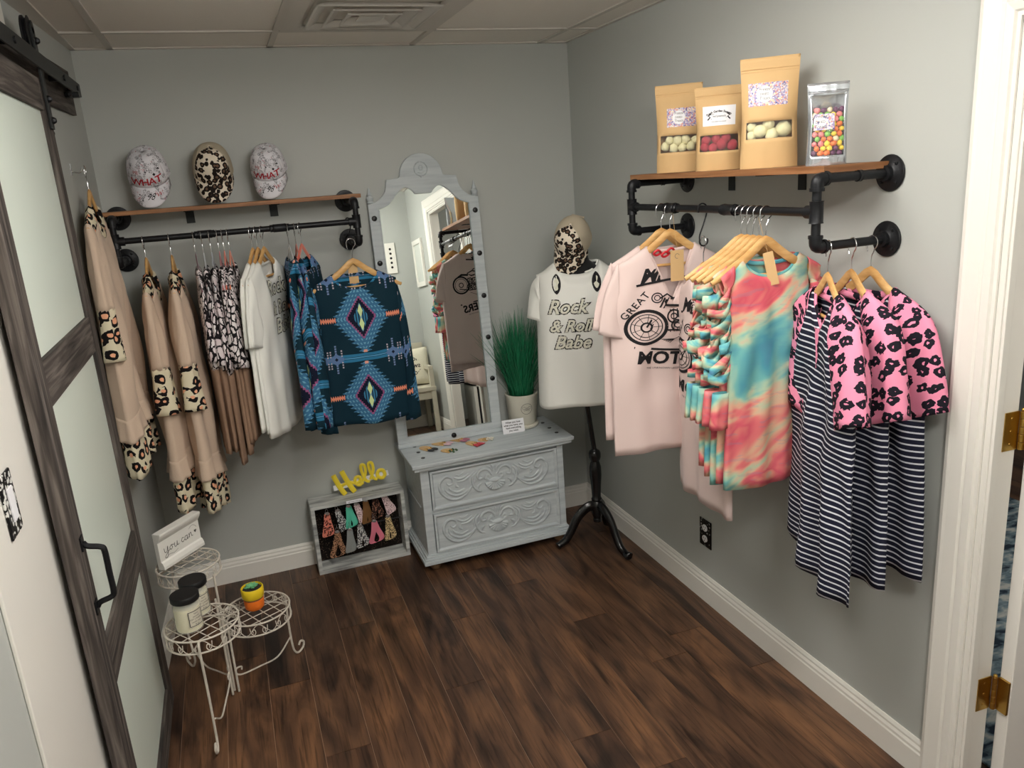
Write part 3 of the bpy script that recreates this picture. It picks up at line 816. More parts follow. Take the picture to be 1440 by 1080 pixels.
def std_sleeve(c, sgn, length=.2, w=.085, ang=68, y=0, sh=None, drop=.19, y2=0):
    """short sleeve edges: shoulder point, arm pit, and end"""
    S = c.surf(sgn*.995, 0.001, -1); S.y = 0; A = c.surf(sgn*.97, c.chz*1.0, -1); A = Vector((sgn*(c.hw(c.chz)-.008), 0, S.z-drop))
    d = Vector((sgn*cos(radians(ang)), y, -sin(radians(ang)))).normalized(); pr = Vector((-sgn*sin(radians(ang)), y2, -cos(radians(ang))))
    E = S+d*length+Vector((sgn*.01, 0, 0))
    I = E+pr.normalized()*w*1.9
    return [S-d*.012+Vector((-sgn*.004, 0, 0)), S.lerp(E, .45)+Vector((sgn*.012, 0, .004)), E], [A+Vector((-sgn*.02, 0, .01)), A.lerp(I, .5), I]
# ---------------------------------------------------------------- woven-pattern material written as an expression tree
class X:
    N = L = None
    def __init__(s, v): s.v = v
    @staticmethod
    def op(o, *a):
        return X(math_n(X.N, X.L, o, *[q.v if isinstance(q, X) else q for q in a]))
    def __add__(s, o): return X.op('ADD', s, o)
    __radd__ = __add__
    def __sub__(s, o): return X.op('SUBTRACT', s, o)
    def __rsub__(s, o): return X.op('SUBTRACT', o, s)
    def __mul__(s, o): return X.op('MULTIPLY', s, o)
    __rmul__ = __mul__
    def __truediv__(s, o): return X.op('DIVIDE', s, o)
    def __lt__(s, o): return X.op('LESS_THAN', s, o)
    def __gt__(s, o): return X.op('GREATER_THAN', s, o)
    def __abs__(s): return X.op('ABSOLUTE', s)
    def fr(s): return X.op('FRACT', s)
    def fl(s): return X.op('FLOOR', s)
def aztec(name):
    m, N, L, b = blank(name, .8); X.N, X.L = N, L
    tc = N.new('ShaderNodeTexCoord'); sp = N.new('ShaderNodeSeparateXYZ'); L.new(tc.outputs['UV'], sp.inputs[0])
    u = X(sp.outputs['X']); v = X(sp.outputs['Y'])
    W_, H_ = .31, .345
    x = ((u-.45)/W_+.5).fr()*W_-W_/2; y = ((v-.33)/H_+.5).fr()*H_-H_/2
    ax = abs(x); ay = abs(y)
    tooth = abs((ay/.018).fr()-.5)*.46
    st = ((ay/.009).fl()*.009)
    d = ax/.108+ay/.150-tooth*1.0
    ds = ax/.100+st/.140
    col = rgb(12, 44, 58)
    def over(base, mask, c): return mixc(N, L, mask.v, base, c)
    c0 = over(col, (d < 1.0), rgb(58, 110, 148))
    chk = (((ax/.014+ay/.0135*.5).fr() < .42)*((ay/.018).fr() < .5))*(d < 1.0)
    c0 = over(c0, chk, rgb(110, 164, 190))
    c0 = over(c0, (ds < .64), rgb(150, 84, 128)); c0 = over(c0, (ds < .56), rgb(16, 22, 44))
    c0 = over(c0, (ax/.034+ay/.062 < 1.0)*(((ax/.011).fr()) < .6), rgb(58, 124, 160))
    c0 = over(c0, (ax/.011+abs(ay-.028)/.03 < 1.0), rgb(206, 222, 160))
    # coral arrows left and right of the diamond
    ex = W_/2-ax
    tri = abs((ex/.0095).fr()-.5)*.02
    c0 = over(c0, (ay < (.013-tri))*(ex < .045), rgb(240, 150, 120))
    # bands and snow-flake columns half way between the diamonds
    ey = H_/2-ay
    c0 = over(c0, (abs(ey-.011) < .006)*(ax < .155), rgb(46, 120, 160))
    c0 = over(c0, (ey < .003)*(ax < .155), rgb(86, 150, 190))
    fx = abs(ax-.125)
    c0 = over(c0, (fx < .004)*(ey < .062)*((ey/.011).fr() < .72), rgb(120, 140, 180))
    c0 = over(c0, (abs(fx-.024) < .003)*(ey < .040)*((ey/.011).fr() < .6), rgb(190, 180, 190))
    c0 = over(c0, (fx*.7+ey < .026), rgb(96, 124, 168)); c0 = over(c0, (fx+ey < .008), rgb(14, 24, 48))
    c0 = over(c0, (abs(ay-.146) < .006)*(ax < (.008)), rgb(240, 170, 150))
    L.new(c0, b.inputs['Base Color']); return m
M['aztec'] = aztec('teal_geometric_print_jersey')

# ---------------------------------------------------------------- graphics printed on the shirts
def rock_print(c, root, fn, s=1.0, cx=0, cz=-.27):
    for (txt, dz, dx, sz) in (('Rock', 0, -.012*s, .078*s), ('& Roll', -.078*s, -.002, .070*s), ('Babe', -.152*s, .004, .078*s)):
        mk, mw = MB(), MB()
        put_text(mk, txt, sz, lambda x, z: fn(x, z, .0022), (cx+dx, cz+dz), 0, shear=.35, offset=.0055*s, spacing=1.0)
        put_text(mw, txt, sz, lambda x, z: fn(x, z, .0030), (cx+dx, cz+dz), 0, shear=.35, offset=.0012*s, spacing=1.0)
        pr_ = mk.build('print', M['dash'], root, smooth=False); mw.build('print_fill', M['printw'], pr_, smooth=False)
m_, N, L, b = blank('broken_outline_ink', .85)
co = coords(N, L, 'Object', (1, 1, 1)); vv = N.new('ShaderNodeTexVoronoi'); vv.inputs['Scale'].default_value = 170; L.new(co, vv.inputs['Vector'])
rr_ = N.new('ShaderNodeSeparateColor'); L.new(vv.outputs['Color'], rr_.inputs[0])
L.new(mixc(N, L, math_n(N, L, 'LESS_THAN', rr_.outputs[0], .72), rgb(190, 188, 176), rgb(26, 24, 24)), b.inputs['Base Color'])
M['dash'] = m_
def moto_graphic(fn, top, bottom, arcw, half=1.0):
    """motorcycle drawing with a brush word above, arched word and slogan below; centre about (0,-.30)"""
    m = MB(); rib = lambda pts, w: m.ribbon(pts, w, fn=fn)
    put_text(m, top, .066, fn, (-.050, -.170), radians(8), shear=.5, offset=.0028)
    rib([(-.10, -.182), (-.02, -.172), (.05, -.165)], .008)
    put_text(m, arcw, .034, fn, (-.098, -.262), radians(47), offset=.0004, spacing=1.15)
    for r, w in ((.060, .011), (.047, .003), (.036, .0025), (.016, .006)): rib(arc(-.075, -.335, r, 0, 2*pi, 36), w)
    for k in range(9):
        a = k*2*pi/9; rib([(-.075+.018*cos(a), -.335+.018*sin(a)), (-.075+.045*cos(a), -.335+.045*sin(a))], .0018)
    for r, w in ((.052, .010), (.040, .003), (.014, .005)): rib(arc(.105, -.322, r, 0, 2*pi, 32), w)
    rib([(-.075, -.335), (-.028, -.262), (-.012, -.235)], .006); rib([(-.064, -.342), (-.018, -.268), (.0, -.236)], .004)
    rib([(-.028, -.235), (-.006, -.222), (.018, -.232)], .006); rib(arc(-.038, -.232, .017, 0, 2*pi, 20), .004); rib(arc(-.038, -.232, .009, 0, 2*pi, 16), .003)
    rib([(-.012, -.246), (.02, -.238), (.055, -.252), (.03, -.268), (-.01, -.262), (-.012, -.246)], .008)
    rib([(.05, -.262), (.095, -.258), (.12, -.272)], .012)
    for x, z, r in ((.012, -.305, .022), (.042, -.300, .018), (.02, -.338, .019), (.052, -.335, .013)):
        rib(arc(x, z, r, 0, 2*pi, 18), .0055); rib(arc(x, z, r*.45, 0, 2*pi, 12), .004)
    for k in range(6): rib([(.002+k*.011, -.278), (-.004+k*.012, -.36)], .003)
    rib([(-.012, -.352), (.05, -.358), (.12, -.345)], .006)
    for k in range(5): rib([(-.03+k*.006, -.385-k*.004), (.01, -.388), (.05, -.372)], .0022)
    rib([(-.115, -.405), (-.02, -.425), (.125, -.446)], .0075)
    put_text(m, bottom, .064, fn, (.005, -.482), radians(-9), offset=.0022, spacing=1.02)
    put_text(m, 'THE UNKNOWN LEGEND RIDE ON', .010, fn, (.0, -.502), radians(-8))
    return m

def T_(root, s): return root
# ================================================================ right-wall rack
RX, RZ = -.24, 1.633
def tee(name, label, group, loc, yaw, c, mt, catg='t-shirt', sleeve=True, tilt=0, slen=.2, sw=.083, ang=66, cat_neck=None):
    root = thing(name, label, catg, loc, (tilt, 0, yaw), group)
    body_part(c, root, 'body', mt)
    neck_part(c, root, cat_neck or mt, .0055)
    if sleeve:
        for sg in (-1, 1):
            o, i = std_sleeve(c, sg, slen, sw, ang)
            sleeve_part(c, root, 'sleeve', mt, o, i, [c.d*.8, c.d*.8, c.d*.75], n=14, seed=sg+2)
    return root
# pale pink motorcycle tees
y1 = radians(-8)
hanger('wood', M['hang'], 'wooden hanger holding the pale pink v-neck motorcycle tee', (RX, -1.292, RZ), y1)
c = Cloth(L=.755, sh=.20, ch=.225, hem=.225, nw=.088, nf=.20, vneck=True, d=.020, amp=.015, seed=3, nb=.02, nfold=4)
t = tee('graphic_tshirt', 'pale pink v-neck tee printed with a motorcycle and the words GREAT and MOTOR', None, (RX, -1.292, RZ), y1, c, M['pinktee'], slen=.235, ang=75, sw=.08)
moto_graphic(lambda x, z: c.front(x*1.2-.016, -.232+(z+.165)*.95, .0022), 'Mr', 'MOTOR', 'GREAT').build('print', M['print'], t, smooth=False)
hanger('wood', M['hang'], 'wooden hanger holding the rear pale pink crew-neck tee nearest the corner', (RX, -1.235, RZ), radians(-5))
c2 = Cloth(L=.72, sh=.20, ch=.23, hem=.235, nw=.085, nf=.075, d=.018, amp=.008, seed=5, nb=.02, nfold=3)
t = tee('graphic_tshirt', 'pale pink crew-neck tee behind the v-neck one, its LOST ESCAPE RIDERS print facing the mirror', None, (RX, -1.235, RZ), radians(-5), c2, M['pinktee'], slen=.225, ang=74, sw=.08)
moto_graphic(lambda x, z: c2.back(-x, z+.0, .0022), 'Lost', 'RIDERS', 'ESCAPE').build('print', M['print'], t, smooth=False)
# price tag + red label on the v-neck tee
pt = thing('price_tag', 'brown card price tag hanging at the neck of the pale pink v-neck tee', 'tag', (RX+.006, -1.325, 1.545), (0, 0, y1))
m = MB(); m.tube(cat([(-.002, .030, .088), (-.004, .012, .03), (0, 0, -.045)], 6), .0006, 5); m.build('string', M['kraft'], pt)
m = MB(); m.box(-.024, .024, -.0008, .0008, -.155, -.05); m.build('card', M['kraft'], pt, smooth=False)
m = MB(); m.ribbon(arc(0, -.07, .008, .3, 5, 12), .0014, fn=lambda x, z: Vector((x, -.0012, z))); m.build('ink_mark', M['ink'], pt, smooth=False)
rd = mat('red_satin_ribbon', rgb(200, 30, 44), .5)
rb = thing('ribbon_knot', 'red ribbon knotted on the bar of the pale pink v-neck tee', 'ribbon', (RX-.035, -1.314, 1.487))
m = MB()
for q in ((-.03, .004), (.0, -.004), (.022, .006)): m.tube(cat([(q[0]-.012, 0, q[1]), (q[0], -.006, q[1]+.010), (q[0]+.014, 0, q[1]), (q[0], .004, q[1]-.008)], 5, True), .004, 6, closed=True)
m.build('knot', rd, rb)

# third pink tee on an S-hook
def s_hook(label, x, y, z0, L_=.105, yaw=0):
    t = thing('s_hook', label, 'hook', (x, y, z0), (0, 0, yaw)); m = MB()
    pts = [(.017*cos(a), 0, .017*sin(a)) for a in [radians(q) for q in range(215, -10, -20)]]
    pts += [(.014, 0, -.02), (.003, 0, -L_*.5), (-.010, 0, -L_+.02)]
    pts += [(-.012+.0*1+.017*cos(a)+.0, 0, -L_+.017*sin(a)) for a in [radians(q) for q in range(180+0, 360+20, 20)]][:0]
    pts += [(.0155*cos(a)+.004, 0, -L_+.0155*sin(a)) for a in [radians(q) for q in range(165, 400, 20)]]
    m.tube(cat(pts, 3), .0024, 8); m.build('bent_rod', M['black'], t); return t
s_hook('black S-hook on the right rack rod between the pale pink and tie-dye tops', RX, -1.487, RZ+.002, .10)
hy = radians(-99)
hanger('wood', M['hang'], 'wooden hanger on the S-hook between the pale pink and tie-dye tops', (RX+.003, -1.487, RZ-.098), hy)
c3 = Cloth(L=.79, sh=.195, ch=.20, hem=.205, nw=.088, nf=.19, vneck=True, d=.020, amp=.010, seed=8, nb=.02, nfold=3)
t = tee('graphic_tshirt', 'pale pink v-neck tee on the S-hook, mostly hidden behind the tie-dye tops', None, (RX+.003, -1.487, RZ-.098), hy, c3, M['pinktee'], slen=.19, ang=82, sw=.075)
moto_graphic(lambda x, z: c3.front(x*1.2-.016, -.232+(z+.165)*.95, .0022), 'Mr', 'MOTOR', 'GREAT').build('print', M['print'], t, smooth=False)

# tie-dye cut-sleeve tops
TD = ['tie-dye ladder-sleeve top in front of the rail group, full coral and teal front showing', 'tie-dye top directly behind the frontmost tie-dye one', 'tie-dye top in the middle of the tie-dye group',
      'tie-dye top second from the mirror side of its group', 'tie-dye top nearest the corner and the pale pink tees']
HW[0] = .172
for i, y in enumerate((-1.800, -1.770, -1.742, -1.715, -1.688)):
    yw = radians((-4, -8, -10, -12, -14)[i]); mt = tiedye('tie_dye_jersey', i+1)
    hanger('wood', M['hang'], ('wooden hanger of the frontmost tie-dye top', 'wooden hanger of the second tie-dye top from the striped dresses', 'wooden hanger of the middle tie-dye top', 'wooden hanger of the fourth tie-dye top from the striped dresses', 'wooden hanger of the tie-dye top nearest the corner')[i], (RX+.045, y, RZ) if False else (RX, y, RZ), yw)
    c = Cloth(L=(.71, .70, .72, .71, .69)[i], sh=.125, ch=.134, hem=.150, nw=.088, nf=.062, nb=.025, d=.012, amp=.0055+.006*(i == 0), seed=20+i, nfold=4, chz=.3)
    root = thing('tie_dye_top', TD[i], 'top', (RX+.018, y, RZ), (0, 0, yw))
    body_part(c, root, 'body', mt); neck_part(c, root, mt, .006)
    rr = random.Random(50+i)
    for sg in (-1, 1):
        S = c.surf(sg*.99, .001, -1); S.y = 0
        # shoulder strap piece over the hanger end
        sleeve_part(c, root, 'sleeve_cap', mt, [(sg*.120, 0, S.z+.004), (sg*.148, 0, hz(.148)+.015), (sg*.165, 0, hz(.165)+.010)], [(sg*.120, 0, S.z-.05), (sg*.138, 0, hz(.14)-.05), (sg*.150, 0, hz(.15)-.050)], [.012, .012, .012], n=8, k=14, seed=3)
        m = MB(); uv = []
        for k in range(7):   # knotted cut strips down the arm
            z = hz(.20)-.025-k*.040+rr.uniform(-.01, .01); xo = sg*(.172+.016*sin(k*1.3+i)+.012*(k/7)); xi = sg*(.130)
            pts = cat([(xi, -.006, z+.020), ((xi+xo)/2, -.016+rr.uniform(-.006, .006), z+rr.uniform(-.02, .012)), (xo+sg*rr.uniform(-.012, .014), rr.uniform(-.008, .008), z-rr.uniform(0, .03)), ((xi+xo)/2, .012, z-.02), (xi, .006, z-.012)], 4)
            b0 = len(m.v)
            w = rr.uniform(.010, .021); q0 = rr.uniform(0, 9)
            for q, p in enumerate(pts):
                tw = sin(q*.5+k)*.6
                m.v.append((p.x, p.y+w*.4*sin(tw), p.z+w*cos(tw))); m.v.append((p.x, p.y-w*.4*sin(tw), p.z-w*cos(tw)))
            for q in range(len(pts)-1): m.f.append((b0+2*q, b0+2*q+1, b0+2*q+3, b0+2*q+2)); m.mi.append(0)
        m.build('cut_sleeve', mt, root, uv=[(p[0]*2.2+i+.3*sg+p[2]*3, -p[2]*4) for p in m.v], solid=.0014)
        zz = hz(.22)-.035-8*.036
        sleeve_part(c, root, 'cuff', mt, [(sg*.185, 0, zz+.02), (sg*.195, 0, zz-.09)], [(sg*.135, 0, zz+.02), (sg*.138, 0, zz-.09)], [.014, .016], n=6, k=16, seed=5)
HW[0] = .20
# price tag on the tie-dye group
pt = thing('price_tag', 'brown card tag hanging inside the neck of the frontmost tie-dye top', 'tag', (RX-.005, -1.806, 1.550), (0, radians(-12), radians(-30)))
m = MB(); m.box(-.014, .014, -.0008, .0008, -.125, -.03); m.build('card', M['kraft'], pt, smooth=False)
m = MB(); m.tube([(0, 0, -.03), (-.004, .01, .07)], .0006, 5); m.build('string', M['kraft'], pt)

# navy striped dresses with pink leopard raglan sleeves (on the lower arm of the rack)
ARMZ = 1.544
SD = ['navy and white striped dress nearest the tie-dye tops, pink leopard sleeves and v-neck', 'middle navy striped dress with pink leopard sleeves', 'navy striped dress with pink leopard sleeves nearest the white door casing']
SH = ['wooden hanger of the striped dress nearest the tie-dye tops', 'wooden hanger of the middle striped dress', 'wooden hanger of the striped dress nearest the white door casing']
for i, (x, yd, L_, dy) in enumerate(((-.196, -112, .81, 0), (-.118, -104, .80, 0), (-.052, -91, .80, 0))):
    yw = radians(yd)
    hanger('wood', M['hang'], SH[i], (x, -2.0, ARMZ), yw)
    c = Cloth(L=L_, sh=.20, ch=.205, hem=.235, nw=.09, nf=.10, vneck=True, nb=.02, d=.024 if i < 2 else .018, amp=.021 if i == 0 else .014, seed=31+i, nfold=4, hemc=.022, asym=-.012)
    root = thing('striped_dress', SD[i], 'dress', (x, -2.0, ARMZ), (0, 0, yw))
    body_part(c, root, 'body', M['stripe'], nt_=36); neck_part(c, root, M['leoP'], .009)
    for sg in (-1, 1):
        S = Vector((sg*.20, 0, hz(.20)+.016)); Nk = Vector((sg*.085, 0, hz(.085)+.020)); A = Vector((sg*.15, 0, S.z-.20))
        near = sg > 0
        E = S+Vector((sg*(.075 if near else .03), 0, -.225 if near else -.26)); I = E+Vector((-sg*.148, 0, -.060))
        m, uv = c.sleeve([Nk, S+Vector((0, 0, .003)), S.lerp(E, .5)+Vector((sg*.01, 0, 0)), E], [Nk+Vector((sg*.005, 0, -.09)), Vector((sg*.085, 0, S.z-.075)), Vector((sg*.12, 0, S.z-.17)), I], [.020, c.d+.012, c.d+.016, c.d+.012], n=22, k=22, seed=sg, amp=.006)
        m.build('sleeve', M['leoP'], root, uv=uv, solid=THK, sharp=180)
    # v placket strip in leopard down the front
    m = MB(); uvl = []
    pts = [(0, c.topz(0, -1)+.005), (.002, c.topz(0, -1)-.05), (.0, c.topz(0, -1)-.105)]
    m.ribbon([(-.004, pts[0][1]), (0, pts[1][1]), (.002, pts[2][1])], [.034, .022, .003], fn=lambda X_, Z_: c.front(X_, Z_, .0026))
    m.build('placket', M['leoP'], root, uv=[(p[0], p[2]) for p in m.v])

# ================================================================ left rack
LY = -.25
def blouse(label, loc, yaw, seed, hlab, L_=1.0, sl=.475, d=.036, hanger_kind='wood', near=-1):
    hanger('wood', M['hang'], hlab, loc, yaw)
    c = Cloth(L=L_, sh=.20, ch=.20, hem=.225, nw=.085, nf=.075, nb=.02, d=d, amp=.021, seed=seed, nfold=5, hemc=.03)
    root = thing('leopard_trim_blouse', label, 'blouse', loc, (0, 0, yaw))
    body_part(c, root, 'yoke', M['leoC'], 0, .055, nt_=6)
    body_part(c, root, 'body', M['beige'], .055, .80, nt_=26)
    body_part(c, root, 'ruffle', M['beige'], .755, .845, nt_=7, out=.014, wav=.006, wk=16)
    body_part(c, root, 'hem_panel', M['leoC'], .80, 1.0, nt_=10, wav=.006, wk=9)
    neck_part(c, root, M['print'], .005)
    for sg in (-1, 1):
        S = Vector((sg*.20, 0, hz(.20)+.016)); A = Vector((sg*.13, 0, S.z-.10)); 
        E = S+Vector((sg*.035, 0, -sl)); I = E+Vector((-sg*.10, 0, -.012))
        o = [S, S+Vector((sg*.018, 0, -sl*.35)), S+Vector((sg*.026, 0, -sl*.7)), E]; ii = [A, A+Vector((0, 0, -.12)), I+Vector((0, 0, .16)), I]
        sleeve_part(c, root, 'sleeve', M['beige'], o, ii, [.018, d*.8, d*.9, d+.008], t0=0, t1=.6, n=12, seed=sg, amp=.006)
        sleeve_part(c, root, 'cuff', M['leoC'], o, ii, [.018, d*.8, d*.9, d+.008], t0=.58, t1=1, n=9, seed=sg, amp=.006)
    return root
# wall hook and its blouse
wk = thing('wall_hook', 'small metal hook on the left wall between the barn door and the rack', 'hook', (wlx(-.44)+.0006, -.44, 1.905))
m = MB(); m.box(0, .003, -.007, .007, -.02, .02); m.tube(cat([(.002, 0, -.008), (.022, 0, -.012), (.032, 0, -.007), (.036, 0, .006)], 4), .0022, 8); m.build('hook_plate', M['chrome'], wk)
blouse('beige blouse with leopard cuffs hanging on the wall hook beside the barn door', (-2.094, -.44, 1.901), radians(90), 41, 'wooden hanger on the wall hook beside the barn door', L_=.99, d=.029)
blouse('beige leopard-trim blouse at the left end of the left rack', (-1.968, LY, RZ), radians(88), 42, 'wooden hanger of the leftmost blouse on the left rack', L_=.985)
blouse('beige leopard-trim blouse beside the snakeskin tops, its hem panel hanging lowest', (-1.874, LY, RZ), radians(89), 43, 'wooden hanger of the blouse beside the snakeskin tops', L_=1.02)
# snakeskin tops
vc = [('maroon', rgb(104, 60, 72)), ('pale grey', rgb(196, 198, 202)), ('silver grey', rgb(176, 180, 188)), ('dusty rose', rgb(190, 104, 110)), ('coral', rgb(224, 110, 84)), ('warm orange', rgb(230, 120, 80))]
vm = [mat(n.replace(' ', '_')+'_velvet', cc, .8, sheen=.4) for n, cc in vc]
for i, x in enumerate((-1.785, -1.755, -1.725, -1.695, -1.676, -1.655)):
    yw = radians((92, 90, 88, 88, 86, 84)[i])
    hanger('slim%d' % i, vm[i], '%s velvet hanger of the %s snakeskin top from the left' % (vc[i][0], ('first', 'second', 'third', 'fourth', 'fifth', 'sixth')[i]), (x, LY, RZ), yw)
    c = Cloth(L=(.76, .75, .81, .78, .74, .73)[i], sh=.185, ch=.18, hem=.205, nw=.085, nf=.07, nb=.02, d=.011, amp=.006, seed=51+i, nfold=4)
    root = thing('snakeskin_top', ('snakeskin-print and brown top on the %s velvet hanger' % vc[i][0]), 'top', (x, LY, RZ), (0, 0, yw))
    body_part(c, root, 'bodice', M['snake'], 0, .50, nt_=16); body_part(c, root, 'skirt', M['brown'], .49, 1.0, nt_=14, wav=.004, wk=8)
    neck_part(c, root, M['snake'], .004)
    for sg in (-1, 1):
        S = Vector((sg*.185, 0, hz(.185)+.016)); E = S+Vector((sg*.035, 0, -.30-.02*(i % 3))); I = E+Vector((-sg*.10, 0, -.03))
        sleeve_part(c, root, 'sleeve', M['snake'], [S, S+Vector((sg*.02, 0, -.13)), E], [Vector((sg*.12, 0, S.z-.09)), Vector((sg*.11, 0, S.z-.2)), I], [.010, .014, .020], n=12, k=16, seed=sg, amp=.004)
# white tees
for i, x in enumerate((-1.566, -1.546, -1.522)):
    yw = radians((70, 70, 66)[i])
    hanger('wood', M['hang'], ('wooden hanger of the white tee beside the snakeskin tops', 'wooden hanger of the middle white tee', 'wooden hanger of the white tee beside the teal printed tops')[i], (x, LY, RZ), yw)
    c = Cloth(L=(.70, .71, .73)[i], sh=.20, ch=.215, hem=.225, nw=.085, nf=.085, nb=.02, d=.012+.010*(i == 2), amp=.011, seed=61+i, nfold=5)
    root = tee('graphic_tshirt', ('white tee next to the snakeskin tops', 'middle white tee of three on the left rack', 'white tee with black outlined lettering facing the teal printed tops')[i], None, (x, LY, RZ), yw, c, M['white'], slen=.26, ang=76, sw=.098)
    if i == 2: rock_print(c, root, lambda a, z, o: c.front(a, z, o), 1.05, .01, -.26)
# teal printed tops on the rod
for i, x in enumerate((-1.421, -1.392, -1.370)):
    yw = radians((94, 92, 66)[i]); ml = (vm[1], vm[4], vm[4])[i]
    hanger('slim%d' % (1 if i == 0 else 4), ml, ('pale velvet hanger of the teal printed top beside the white tees', 'coral velvet hanger of the middle teal printed top', 'coral velvet hanger of the teal printed top nearest the front-facing one')[i], (x, LY, RZ), yw)
    c = Cloth(L=(.70, .71, .73)[i], sh=.19, ch=.19, hem=.20, nw=.085, nf=.07, nb=.02, d=.012+.014*(i == 2), amp=.009, seed=71+i, nfold=3)
    root = thing('geometric_print_top', ('teal geometric-print top beside the white tees', 'middle teal geometric-print top on the rod', 'teal geometric-print top tucked behind the front-facing one')[i], 'top', (x, LY, RZ), (0, 0, yw))
    body_part(c, root, 'body', M['aztec']); neck_part(c, root, M['aztec'], .004)
    for sg in (-1, 1):
        S = Vector((sg*.19, 0, hz(.19)+.012)); E = S+Vector((sg*.03, 0, -.64)); I = E+Vector((-sg*.085, 0, -.01))
        sleeve_part(c, root, 'sleeve', M['aztec'], [S, S+Vector((sg*.025, 0, -.2)), S+Vector((sg*.02, 0, -.42)), E], [Vector((sg*.12, 0, S.z-.08)), Vector((sg*.125, 0, S.z-.3)), I+Vector((0, 0, .2)), I], [.012, .02, .026, .026], n=22, k=16, seed=sg, amp=.006)
# front-facing teal top on an S-hook
s_hook('black S-hook at the right end of the left rack rod', -1.168, LY, RZ+.002, .082, radians(-60))
GZ, GY = 1.551, -.268
hanger('wood', M['hang'], 'wooden hanger of the front-facing teal printed top', (-1.170, GY, GZ), radians(3))
c = Cloth(L=.685, sh=.178, ch=.185, hem=.178, nw=.098, nf=.070, nb=.012, d=.024, amp=.015, seed=81, nfold=4)
root = thing('geometric_print_top', 'teal geometric-print top facing forward on its own at the mirror end of the left rack', 'top', (-1.170, GY, GZ), (0, 0, radians(3)))
m, uv = c.mesh(nt_=40, nu=40); m.build('body', M['aztec'], root, uv=[((p[0]+.45) if True else 0, -(p[2])+.012) for p in m.v], solid=THK, sharp=180)
neck_part(c, root, M['aztec'], .007)
for sg in (-1, 1):
    S = Vector((sg*.182, 0, hz(.19)+.010)); E = S+Vector((sg*.048, 0, -.63)); I = E+Vector((-sg*.075, 0, -.012))
    sleeve_part(c, root, 'sleeve', M['aztec'], [S+Vector((0, 0, -.02)), S+Vector((sg*.022, 0, -.15)), S+Vector((sg*.036, 0, -.38)), E], [Vector((sg*.168, 0, S.z-.10)), Vector((sg*.17, 0, S.z-.22)), Vector((sg*.175, 0, S.z-.42)), I], [.008, .02, .024, .022], n=24, k=16, seed=sg, amp=.005)
pt = thing('price_tag', 'brown card tag behind the neck of the front-facing teal top', 'tag', (-1.172, GY+.014, GZ-.09))
m = MB(); m.box(-.02, .02, -.0008, .0008, -.085, 0); m.build('card', M['kraft'], pt, smooth=False)
RXM = lambda a: Matrix.Rotation(radians(a), 4, 'X')
# ================================================================ baseball caps
mg, N, L, b = blank('graffiti_print_white_twill', .85)
co = coords(N, L, 'Object', (1, 1, 1), warp=.02, wscale=30)
def scrib(sc, th, seed):
    mp = N.new('ShaderNodeMapping'); mp.inputs['Location'].default_value = (seed, seed*2, 0); mp.inputs['Scale'].default_value = (sc, sc, sc*1.6); L.new(co, mp.inputs['Vector'])
    n = N.new('ShaderNodeTexNoise'); n.inputs['Scale'].default_value = 1; n.inputs['Detail'].default_value = 3; n.inputs['Distortion'].default_value = 1.5; L.new(mp.outputs[0], n.inputs['Vector'])
    return math_n(N, L, 'LESS_THAN', math_n(N, L, 'ABSOLUTE', math_n(N, L, 'SUBTRACT', n.outputs['Fac'], .5)), th)
def patch(sc, th, seed):
    mp = N.new('ShaderNodeMapping'); mp.inputs['Location'].default_value = (seed, seed*2, 0); L.new(co, mp.inputs['Vector'])
    n = N.new('ShaderNodeTexNoise'); n.inputs['Scale'].default_value = sc; n.inputs['Detail'].default_value = 1; L.new(mp.outputs[0], n.inputs['Vector'])
    return math_n(N, L, 'GREATER_THAN', n.outputs['Fac'], th)
c_ = mixc(N, L, math_n(N, L, 'MULTIPLY', scrib(70, .010, 1), patch(25, .52, 3)), rgb(224, 222, 228), rgb(40, 38, 50))
c_ = mixc(N, L, math_n(N, L, 'MULTIPLY', scrib(120, .04, 5), patch(38, .54, 8)), c_, rgb(60, 58, 66))
c_ = mixc(N, L, math_n(N, L, 'MULTIPLY', scrib(60, .02, 9), patch(30, .66, 11)), c_, rgb(190, 90, 106))
L.new(c_, b.inputs['Base Color']); M['graf'] = mg
M['redink'] = mat('red_print_ink', rgb(170, 30, 44), .8)
M['mesh'] = mat('beige_cap_mesh', rgb(188, 176, 154), .9, bump=1, bscale=900)
